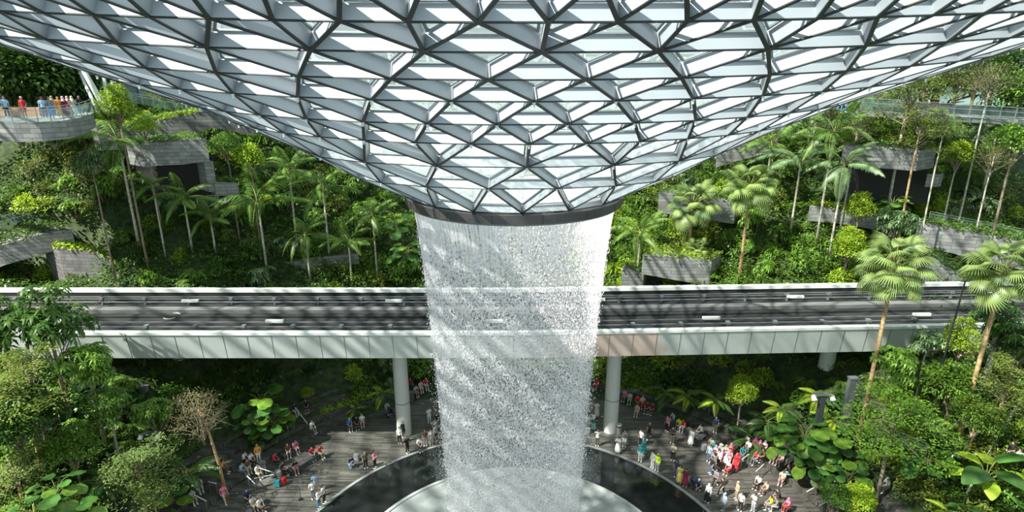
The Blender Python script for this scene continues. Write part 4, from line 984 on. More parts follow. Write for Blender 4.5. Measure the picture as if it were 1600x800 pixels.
# ------------------------------------------------------------------ planters beside the plaza
def planter(label, a0, a1, r0, r1, h, z0=0.0):
    b = MB(); prof = [(r0, z0), (r0, z0 + h), (r0 + .2, z0 + h), (r0 + .2, z0 + h - .12), (r1, z0 + h - .12), (r1, z0)]
    b.lathe(prof, 30, 0, (AX, AY, 0), math.radians(a0), math.radians(a1))
    for a in (a0, a1):
        t = math.radians(a); p = (AX + r0*math.cos(t), AY + r0*math.sin(t), z0); q = (AX + r1*math.cos(t), AY + r1*math.sin(t), z0); b.bar(Vector(p) + Vector((0, 0, h/2)), Vector(q) + Vector((0, 0, h/2)), .18, h)
    return tag(b.build('stone_planter', [M_rock]), label, 'planter')
planter('low curved planter on the left plaza edge, nearest the bridge column', 118, 135, 25.4, 27.6, .75)
planter('low curved planter on the left plaza edge beside the seated pair', 139, 146, 25.6, 28.2, 1.0)
planter('long curved planter with lime shrubs on the right plaza edge', 49, 72, 25.6, 28.2, .9)
planter('short curved planter behind the crowd on the right plaza edge', 41, 47, 26.6, 28.4, 1.1)

# ------------------------------------------------------------------ shrubs filling the slopes
SH = {
 'round_shrub': (shrub_mesh('round_shrub', M_mid, 520, 1.0, .2, .11), 'mid green round shrub'),
 'dark_shrub': (shrub_mesh('dark_shrub', M_dark, 520, 1.0, .22, .12), 'dark green dense shrub'),
 'lime_shrub': (shrub_mesh('lime_shrub', M_lime, 560, .9, .17, .10), 'lime green leafy shrub'),
 'olive_shrub': (shrub_mesh('olive_shrub', M_olive, 520, 1.0, .19, .09), 'olive fine leaved shrub'),
 'umbrella_shrub': (rosette_mesh('umbrella_shrub', M_grey, 48, 1.05, 8, .36, .11), 'grey green umbrella leaved shrub'),
 'dark_umbrella_shrub': (rosette_mesh('dark_umbrella_shrub', M_mid, 48, 1.05, 8, .36, .12), 'dark umbrella leaved shrub'),
 'strap_clump': (strap_mesh('strap_clump', M_mid, 90, 1.25, .075), 'strap leaved clump'),
 'lime_strap_clump': (strap_mesh('lime_strap_clump', M_lime, 80, 1.1, .08), 'bright strap leaved clump'),
 'big_leaf_shrub': (shrub_mesh('big_leaf_shrub', M_big, 150, 1.0, .48, .34), 'broad leaved shrub'),
 'fern_clump': (None, 'arching fern clump'),
}
def fern_clump():
    parts = []
    for i in range(13):
        v, f, m = frond_arrays(1.2, 14, .3, .07, 1.1, .2, 1.1); a = i*2.4; c, s = math.cos(a), math.sin(a); R = np.array([[c, -s, 0], [s, c, 0], [0, 0, 1]]); parts.append((v @ R.T, f, m))
    V = []; F = []; M = []; k = 0
    for v, f, m in parts: V.append(v); F.append(f + k); M.append(m); k += len(v)
    return bigmesh('fern_clump', np.concatenate(V), np.concatenate(F), [M_mid, M_stalk], np.concatenate(M))
SH['fern_clump'] = (fern_clump(), SH['fern_clump'][1])
KEEP = [(222, 214, 335, 262, 56), (236, 255, 318, 292, 60), (-20, 352, 112, 412, 54), (-20, 405, 198, 452, 54), (1322, 224, 1440, 266, 55), (1340, 262, 1430, 292, 59), (1434, 346, 1610, 420, 55), (1452, 392, 1560, 450, 56), (1006, 398, 1112, 436, 56), (1012, 430, 1062, 446, 58),
        (0, 150, 146, 222, 44), (1360, 148, 1470, 176, 58), (430, 402, 545, 430, 58), (1290, 322, 1330, 344, 57), (1352, 330, 1378, 356, 57), (1350, 424, 1510, 452, 53), (255, 360, 330, 376, 57)]
SILH = [(0, 71), (150, 116), (292, 165), (424, 216), (532, 268), (650, 325), (655, 346), (955, 346), (962, 322), (1067, 266), (1180, 216), (1289, 169), (1409, 127), (1600, 73)]
def sil(u): return float(np.interp(u, [p[0] for p in SILH], [p[1] for p in SILH]))
def blocked(x, y, z, R):
    u, v = proj(x, y, z + R*.8); k = y*math.cos(PITCH) + (CAM_H - z)*math.sin(PITCH); pr = R*FOC/k
    if u < -25 - pr*.5 or u > 1625 + pr*.5 or v > 815 + pr or v < 40: return True
    if v + pr < sil(min(max(u, 0), 1600)): return True
    if 700 < u < 890 and v > 345: return True
    for a, b_, c, d, yy in KEEP:
        if y < yy + .5 and u + pr*.75 > a and u - pr*.75 < c and v + pr*.75 > b_ and v - pr*.75 < d: return True
    return False
ZONES = []  # key, words, test
def zone_of(x, y, r):
    side = 'left' if x < 0 else 'right'
    if y < near_edge(x): return ('front_' + side, 'in the %s foreground planting' % side)
    if y < far_edge(x) + .4: return ('under_' + side, 'under the %s half of the bridge' % side)
    for lim, w in ((35, 'just behind the bridge'), (40, 'low'), (45.5, 'half way up'), (51.5, 'high'), (57.5, 'near the top')):
        if r < lim: return (w.replace(' ', '_') + side, '%s on the %s slope' % (w, side))
    return ('top_' + side, 'on the %s upper terrace edge' % side)
MIX = {'front_left': ['dark_umbrella_shrub', 'big_leaf_shrub', 'dark_shrub', 'olive_shrub', 'fern_clump', 'round_shrub'], 'front_right': ['big_leaf_shrub', 'round_shrub', 'olive_shrub', 'dark_shrub', 'fern_clump', 'lime_shrub', 'round_shrub'],
       'under_left': ['fern_clump', 'dark_shrub', 'strap_clump', 'big_leaf_shrub'], 'under_right': ['fern_clump', 'strap_clump', 'lime_shrub', 'big_leaf_shrub', 'dark_shrub']}
LEFTMIX = ['dark_shrub', 'round_shrub', 'umbrella_shrub', 'lime_shrub', 'strap_clump', 'dark_shrub', 'fern_clump', 'dark_umbrella_shrub', 'olive_shrub', 'round_shrub']
RIGHTMIX = ['lime_shrub', 'round_shrub', 'lime_strap_clump', 'umbrella_shrub', 'round_shrub', 'fern_clump', 'dark_umbrella_shrub', 'olive_shrub', 'lime_shrub', 'strap_clump']
cands = []
prng = random.Random(5)
pts_ = []
grid = {}
tries = 0
while tries < 60000:
    tries += 1
    x = prng.uniform(-62, 62); y = prng.uniform(24, 92); r = rad(x, y)
    a = math.degrees(math.atan2(y - AY, x - AX)); onstep = (a > 126 or a < -158) or (-22 < a < 49)
    if r < (29.6 if onstep else 26.2) or r > 62: continue
    if 34 < a < 76 and r < 25.9: continue
    z = ground(x, y); R = prng.uniform(.9, 1.4)*(1.0 if y < 52 else 1.2)
    if near_edge(x) - 1.2 < y < far_edge(x) + 1.2 and z + R*1.5 > 9.4: continue
    if blocked(x, y, z, R): continue
    gx, gy = int(x//3), int(y//3); ok = True
    dmin = 1.18 if y < 41 else 1.45
    for i in (-1, 0, 1):
        for j in (-1, 0, 1):
            for q in grid.get((gx+i, gy+j), ()):
                if (q[0]-x)**2 + (q[1]-y)**2 < dmin**2: ok = False; break
    if not ok: continue
    grid.setdefault((gx, gy), []).append((x, y)); pts_.append((x, y, z, R, r))
# patches: neighbouring shrubs tend to be of one kind
seeds = [(prng.uniform(-62, 62), prng.uniform(24, 92), prng.random()) for _ in range(190)]
byk = {}
for x, y, z, R, r in pts_:
    zk, words = zone_of(x, y, r); s = min(seeds, key=lambda q: (q[0]-x)**2 + (q[1]-y)**2)
    mix = MIX.get(zk, LEFTMIX if x < 0 else RIGHTMIX); kind = mix[int((s[2]*.999 + (prng.random()*.25))*len(mix)) % len(mix)]
    byk.setdefault((zk, kind, words), []).append((proj(x, y, z + R)[0], x, y, z, R))
def ordinal(n):
    return {1: 'first', 2: 'second', 3: 'third', 4: 'fourth', 5: 'fifth', 6: 'sixth', 7: 'seventh', 8: 'eighth', 9: 'ninth', 10: 'tenth', 11: 'eleventh', 12: 'twelfth'}.get(n, '%d%s' % (n, {1: 'st', 2: 'nd', 3: 'rd'}.get(n % 10 if n % 100 not in (11, 12, 13) else 0, 'th')))
for (zk, kind, words), L in byk.items():
    L.sort(); me, kw = SH[kind]
    for i, (u, x, y, z, R) in enumerate(L):
        o = obj(kind, me, None, (x, y, z - .12), (rng.uniform(-.12, .12), rng.uniform(-.12, .12), rng.uniform(0, 6.28)), (R, R, R*rng.uniform(.85, 1.25)))
        lab = '%s %s, %s from left' % (kw, words, ordinal(i+1)) if len(L) > 1 else '%s %s, only one' % (kw, words)
        tag(o, lab, 'shrub', '%ss %s' % (kw, words) if len(L) > 1 else None)
print('shrubs', len(pts_))

# ground cover between the shrubs
def cover(name, label, m, cond, n, L=.26, W=.15, lift=.25):
    P = []
    while len(P) < n:
        x = prng.uniform(-66, 66); y = prng.uniform(24, 96); r = rad(x, y)
        if not cond(x, y, r): continue
        a = math.degrees(math.atan2(y - AY, x - AX)); onstep = (a > 126 or a < -158) or (-22 < a < 49)
        if r < (29.2 if onstep else 26) or r > 66: continue
        z = ground(x, y); u, v = proj(x, y, z)
        if u < -20 or u > 1620 or v > 820 or v < 60 or v < sil(min(max(u, 0), 1600)) - 10 or (700 < u < 890 and v > 345): prng.random(); P.append(None); continue
        P.append((x, y, z + prng.random()*(lift + min(6.0, max(0.0, ground(x, y + .8) - z)))))
    P = np.array([p for p in P if p is not None]); n = len(P); D = rdir(n, -.1, .9); v, f = leaf_arrays(P, D, UP(n), L*rng.uniform(.6, 1.4, n), W*rng.uniform(.7, 1.2, n))
    o = obj(name, bigmesh(name, v, f, m)); tag(o, label, 'ground cover', kind='stuff')
cover('creeping_ground_cover', 'dark creeping ground cover between shrubs on the left slope', M_dark, lambda x, y, r: x < 0 and y > far_edge(x) + .5, 75000, .34, .2, .5)
cover('creeping_ground_cover', 'mid green creeping ground cover between shrubs on the right slope', M_mid, lambda x, y, r: x >= 0 and y > far_edge(x) + .5, 75000, .34, .2, .5)
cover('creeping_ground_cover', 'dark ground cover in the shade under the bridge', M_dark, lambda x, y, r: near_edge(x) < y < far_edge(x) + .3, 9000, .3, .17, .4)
cover('creeping_ground_cover', 'leafy ground cover in the left foreground', M_dark, lambda x, y, r: x < 0 and y < near_edge(x), 22000, .26, .15, .4)
cover('creeping_ground_cover', 'leafy ground cover in the right foreground', M_mid, lambda x, y, r: x >= 0 and y < near_edge(x), 22000, .26, .15, .4)
for i, (nm_, lb_, V_, th_) in enumerate(TOPS):
    if 'terracotta' in lb_: continue
    P = []
    for q in range(0, len(V_) - 4, 4):
        A0, A1, B1, B0 = V_[q], V_[q+4], V_[q+7], V_[q+3]
        for _ in range(int((A1 - A0).length*(th_ + .8)*42)):
            u_, w_ = prng.random(), prng.uniform(-.04, 1.15); p = (A0*(1-u_) + A1*u_)*(1-w_) + (B0*(1-u_) + B1*u_)*w_
            P.append((p.x, p.y, p.z + prng.uniform(-.05 if w_ > .02 else -.35, .45)))
    P = np.array(P); v, f = leaf_arrays(P, rdir(len(P), -.2, .9), UP(len(P)), .3*rng.uniform(.6, 1.4, len(P)), .17)
    o = obj('planter_greenery', bigmesh('planter_greenery', v, f, (M_mid, M_dark, M_lime)[i % 3])); tag(o, 'greenery on top of the ' + ' '.join(lb_.split()[:11]), 'greenery', kind='stuff')
def planter_fill(label, m, a0, a1, r0, r1, z, n, h=.5):
    a = np.radians(rng.uniform(a0, a1, n)); r = rng.uniform(r0, r1, n); P = np.stack([AX + r*np.cos(a), AY + r*np.sin(a), z + rng.random(n)*h], 1)
    v, f = leaf_arrays(P, rdir(n, -.1, .9), UP(n), .2*rng.uniform(.6, 1.4, n), .11); o = obj('planter_greenery', bigmesh('planter_greenery', v, f, m)); tag(o, label, 'greenery', kind='stuff')
planter_fill('lime greenery in the long right plaza planter', M_lime, 49.5, 71.5, 25.9, 28, .7, 2600)
planter_fill('yellow flowering greenery in the right plaza planter', M_yellow, 58, 68, 26.2, 27.8, .9, 900)
planter_fill('bright greenery in the planter near the left column', M_lime, 118.5, 134.5, 25.7, 27.4, .6, 1500)
planter_fill('mid green greenery in the small left plaza planter', M_mid, 139.5, 145.5, 25.9, 28, .85, 900)
planter_fill('mid green greenery in the short right plaza planter', M_mid, 41.5, 46.5, 26.9, 28.2, .95, 600)
planter_fill('strip of dark greenery along the top of the left steps', M_mid, 147, 168, 28.9, 30.0, 1.6, 2200, .6)

# ------------------------------------------------------------------ people
def remeshed(mb, name, mats, voxel):
    me = mb.mesh('tmp', mats); o = bpy.data.objects.new('tmp', me); C.objects.link(o)
    md = o.modifiers.new('r', 'REMESH'); md.mode = 'VOXEL'; md.voxel_size = voxel; md.use_smooth_shade = True
    dg = bpy.context.evaluated_depsgraph_get(); dg.update(); out = bpy.data.meshes.new_from_object(o.evaluated_get(dg)); out.name = name
    if not out.materials: out.materials.append(mats[0])
    bpy.data.objects.remove(o); bpy.data.meshes.remove(me); return out
POSES = {}
def V3(*a): return Vector(a)
def pose_joints(p):
    j = {}
    if p in ('stand', 'phone', 'photo_up', 'walk', 'fold'):
        H = .92; j['pel'] = V3(0, 0, H); j['chest'] = V3(0, .0, 1.22); j['neck'] = V3(0, 0, 1.44); j['head'] = V3(0, .02, 1.58)
        for s in (-1, 1):
            j['hip', s] = V3(.09*s, 0, .88); j['knee', s] = V3(.10*s, .02, .48); j['ank', s] = V3(.11*s, -.02, .08)
            if p == 'walk': j['knee', s] = V3(.09*s, .16*s + .06, .50); j['ank', s] = V3(.09*s, .30*s - .02, .09 + (.06 if s < 0 else 0))
            j['sh', s] = V3(.175*s, 0, 1.38)
            j['elb', s] = V3(.23*s, -.03, 1.11); j['wri', s] = V3(.24*s, .06, .87)
            if p == 'walk': j['elb', s] = V3(.22*s, -.10*s, 1.12); j['wri', s] = V3(.22*s, -.14*s + .12, .92)
            if p == 'phone': j['elb', s] = V3(.21*s, .13, 1.16); j['wri', s] = V3(.06*s, .33, 1.32)
            if p == 'fold': j['elb', s] = V3(.22*s, .06, 1.13); j['wri', s] = V3(-.03*s, .22, 1.08 + .03*s)
            if p == 'photo_up': j['elb', s] = V3(.25*s, .18, 1.45); j['wri', s] = V3(.07*s, .26, 1.66)
    else:
        low = p == 'crouch'; H = .50 if not low else .30; ln = .10 if p == 'sit' else .16 if p == 'sit_lean' else .20
        j['pel'] = V3(0, 0, H); j['chest'] = V3(0, ln*.6, H + .30); j['neck'] = V3(0, ln, H + .52); j['head'] = V3(0, ln + .05, H + .655)
        for s in (-1, 1):
            j['hip', s] = V3(.10*s, .02, H - .02); j['knee', s] = V3(.13*s, .44, H + .02) if not low else V3(.16*s, .34, .52)
            j['ank', s] = V3(.12*s, .50 if s > 0 else .44, .08) if not low else V3(.13*s, .16, .08)
            j['sh', s] = V3(.175*s, ln*.95, H + .46); j['elb', s] = V3(.22*s, ln + .10, H + .22); j['wri', s] = V3(.10*s, ln + .30, H + .14)
            if p == 'sit_phone': j['elb', s] = V3(.20*s, ln + .16, H + .27); j['wri', s] = V3(.05*s, ln + .30, H + .44)
            if low: j['wri', s] = V3(.08*s, ln + .30, .46)
    return j
def build_pose(p):
    j = pose_joints(p); B = MB(); S1 = MB(); S2 = MB(); T = MB(); K = MB(); D = MB()
    def torso(b, g):
        b.ell(j['pel'], (.155 + g, .11 + g, .12 + g)); m = (j['pel'] + j['chest'])/2; b.ell(m, (.13 + g, .10 + g, .17 + g)); b.ell(j['chest'] + V3(0, 0, .04), (.165 + g, .112 + g, .18 + g))
        b.tube([j['sh', -1], j['sh', 1]], .058 + g, 10)
    torso(B, 0); B.tube([j['chest'] + V3(0, 0, .1), j['neck'], j['head']], [.06, .048, .05], 10)
    h = j['head']; B.ell(h + V3(0, 0, .02), (.074, .092, .105), 14); B.ell(h + V3(0, .03, -.055), (.05, .055, .05), 10); B.ell(h + V3(0, .098, -.005), (.013, .02, .022), 8)
    for s in (-1, 1):
        B.ell(h + V3(.077*s, .0, .0), (.014, .022, .03), 8); B.ell(h + V3(.03*s, .078, .028), (.02, .02, .012), 8); B.ell(h + V3(.0, .08, -.05), (.026, .014, .01), 8)
        sh, el, wr = j['sh', s], j['elb', s], j['wri', s]; B.tube([sh, (sh+el)/2, el, (el*.6+wr*.4), wr], [.052, .046, .037, .038, .025], 10)
        d = (wr - el).normalized(); sd = d.cross(V3(0, 0, 1)); sd = sd.normalized() if sd.length > .01 else V3(1, 0, 0); n = d.cross(sd)
        B.tube([wr, wr + d*.05, wr + d*.09], [.026, .032, .028], 8)
        for k, ln in enumerate((.062, .075, .08, .072)):
            a = wr + d*.085 + sd*(-.026 + .0175*k); B.tube([a, a + d*ln*.5 + n*.006, a + d*ln*.85 + n*.026], [.0095, .009, .008], 6)
        a = wr + d*.03 + sd*.028*s; B.tube([a, a + sd*.03*s + d*.03, a + sd*.034*s + d*.062], [.011, .010, .009], 6)
        hp, kn, an = j['hip', s], j['knee', s], j['ank', s]; B.tube([hp, (hp+kn)/2, kn, kn*.65 + an*.35, an], [.088, .072, .05, .052, .034], 10); B.tube([an + V3(0, -.04, -.03), an + V3(0, .06, -.04), an + V3(0, .15, -.055)], [.036, .036, .022], 8)
        S1.tube([sh, (sh+el)/2, el*.85 + sh*.15], [.068, .064, .060], 10); S2.tube([sh, el, el*.15 + wr*.85], [.066, .056, .044], 10)
        T.tube([hp, (hp+kn)/2, kn, an + V3(0, 0, .02)], [.105, .088, .068, .058], 12)
        K.tube([hp, (hp+kn)/2, kn*.9 + hp*.1], [.108, .098, .09], 12)
    torso(S1, .016); torso(S2, .016)
    for b in (T, K): b.ell(j['pel'] + V3(0, 0, -.02), (.172, .126, .12))
    kn = (j['knee', 1] + j['knee', -1])/2; an = (j['ank', 1] + j['ank', -1])/2; w = j['pel'] + V3(0, 0, .08)
    if p in ('stand', 'phone', 'photo_up', 'walk', 'fold'): D.tube([w, w + V3(0, 0, -.15), kn + V3(0, 0, .05), kn*.5 + an*.5], [.14, .19, .25, .29], 14)
    else: D.tube([w, j['pel'] + V3(0, .1, 0), kn + V3(0, 0, -.02), kn*.5 + an*.5], [.15, .20, .18, .20], 14)
    skin = [M_skin]; R = {}
    R['body'] = remeshed(B, 'body_' + p, skin, .0115); R['short'] = remeshed(S1, 'tee_' + p, [M_cloth], .02); R['long'] = remeshed(S2, 'sleeved_' + p, [M_cloth], .02)
    R['trousers'] = remeshed(T, 'trousers_' + p, [M_cloth], .022); R['shorts'] = remeshed(K, 'shorts_' + p, [M_cloth], .022); R['skirt'] = remeshed(D, 'skirt_' + p, [M_cloth], .022)
    HR = MB(); HR.ell(h + V3(0, -.022, .045), (.088, .098, .098), 14); HR.ell(h + V3(0, -.055, -.01), (.078, .05, .08), 12); R['hair'] = remeshed(HR, 'hair_' + p, [M_cloth], .014)
    HL = MB(); HL.ell(h + V3(0, -.022, .045), (.09, .10, .10), 14); HL.tube([h + V3(0, -.05, .03), h + V3(0, -.085, -.1), h + V3(0, -.10, -.24)], [.085, .085, .05], 12); R['long_hair'] = remeshed(HL, 'long_hair_' + p, [M_cloth], .014)
    HJ = MB(); HJ.ell(h + V3(0, -.02, .02), (.098, .102, .125), 14); HJ.tube([h + V3(0, -.02, -.05), h + V3(0, -.01, -.16), h + V3(0, -.0, -.28)], [.09, .13, .19], 14); R['scarf'] = remeshed(HJ, 'scarf_' + p, [M_cloth], .016)
    CP = MB(); CP.ell(h + V3(0, -.01, .07), (.088, .105, .075), 14); CP.ell(h + V3(0, .10, .055), (.07, .075, .012), 10); R['cap'] = remeshed(CP, 'cap_' + p, [M_cloth], .012)
    HT = MB(); HT.ell(h + V3(0, 0, .09), (.095, .105, .08), 14); HT.ell(h + V3(0, 0, .055), (.2, .2, .014), 16); R['hat'] = remeshed(HT, 'hat_' + p, [M_cloth], .014)
    SHO = MB(); an0 = j['ank', 1]; SHO.tube([V3(0, -.055, -.035), V3(0, .05, -.04), V3(0, .165, -.055)], [.047, .047, .033], 10); SHO.tube([V3(0, -.01, -.03), V3(0, -.01, .02)], [.046, .042], 10); R['shoe'] = remeshed(SHO, 'shoe', [M_cloth], .014)
    R['j'] = j; return R
M_skin = mat('skin', (0.50, 0.31, 0.21), 0.55, rnd=0.3); M_cloth = mat('cloth', (0.5, 0.5, 0.5), 0.85)
COL = {'white': (.80, .80, .78), 'black': (.018, .018, .02), 'grey': (.24, .25, .26), 'light grey': (.50, .51, .52), 'red': (.62, .03, .04), 'pink': (.75, .22, .35), 'pale pink': (.80, .48, .50), 'blue': (.07, .20, .52), 'light blue': (.35, .55, .78),
       'navy': (.025, .04, .12), 'denim': (.10, .17, .30), 'beige': (.55, .45, .33), 'khaki': (.33, .30, .20), 'olive': (.085, .095, .05), 'teal': (.03, .26, .28), 'lime': (.62, .85, .03), 'yellow': (.80, .62, .18), 'maroon': (.22, .02, .05),
       'orange': (.80, .33, .06), 'magenta': (.60, .04, .38), 'brown': (.15, .08, .05), 'dark brown': (.03, .02, .015), 'mint': (.25, .60, .48), 'cream': (.74, .68, .55)}
def cmat(c): return mat('fabric_' + c.replace(' ', '_'), COL[c], 0.85)
def person(px, py, pose, top, bot, head, where, tt='short', bt='trousers', face=None, at=None, shoe='white', s=1.0):
    if pose not in POSES: POSES[pose] = build_pose(pose)
    R = POSES[pose]; P = at if at is not None else hit_walk(px, py)
    if face is None: face = math.degrees(math.atan2(AX - P.x, -(AY - P.y)))*-1 + rng.uniform(-30, 30) if False else math.degrees(math.atan2(AY - P.y, AX - P.x)) - 90 + rng.uniform(-30, 30)
    hk, hc = head; W = {'sit': 'seated', 'sit_lean': 'seated', 'sit_phone': 'seated', 'crouch': 'crouching', 'walk': 'walking'}.get(pose, 'standing')
    bn = {'trousers': 'trousers', 'shorts': 'shorts', 'skirt': 'skirt'}[bt]
    where = where.replace(', lower left', '') if len(where.split()) > 6 else where
    if top == bot and bt == 'skirt': lab = '%s person in a long %s dress, %s' % (W, top, where)
    else: lab = '%s person in %s top and %s %s, %s' % (W, top, bot, bn, where)
    if len(lab.replace(',', '').split()) > 15: print('LONG', lab)
    o = obj('person', R['body'], None, P, (0, 0, math.radians(face)), s); tag(o, lab, 'person')
    def part(nm, me, c):
        q = obj(nm, me, o)
        q.material_slots[0].link = 'OBJECT'; q.material_slots[0].material = cmat(c); return q
    part('shirt' if tt == 'short' else 'sleeved_top', R[tt], top); part(bn if bn != 'trousers' else 'trousers', R[bt], bot); part('hair' if hk in ('hair', 'long_hair') else 'headscarf' if hk == 'scarf' else hk, R[hk], hc)
    if hk in ('cap', 'hat'): part('hair', R['hair'], 'dark brown')
    for sd in (-1, 1): q = part('shoe', R['shoe'], shoe); q.location = R['j']['ank', sd]
    if pose in ('phone', 'photo_up', 'sit_phone'):
        b = (R['j']['wri', 1] + R['j']['wri', -1])/2 + V3(0, .06, .07); m = MB(); m.box((-.075, -.006, -.04), (.075, .006, .04))
        q = obj('phone', PHONE, None, P + Matrix.Rotation(math.radians(face), 3, 'Z') @ (b*s), (0, 0, math.radians(face)), s); tag(q, 'dark phone held by person in %s, %s' % (top, where), 'phone')
    return o
PHONE = MB(); PHONE.box((-.075, -.006, -.04), (.075, .006, .04)); PHONE = PHONE.mesh('phone', [M_black])
h_, l_, = ('hair', 'dark brown'), ('long_hair', 'dark brown')
def sc(c): return ('scarf', c)
def cp(c): return ('cap', c)
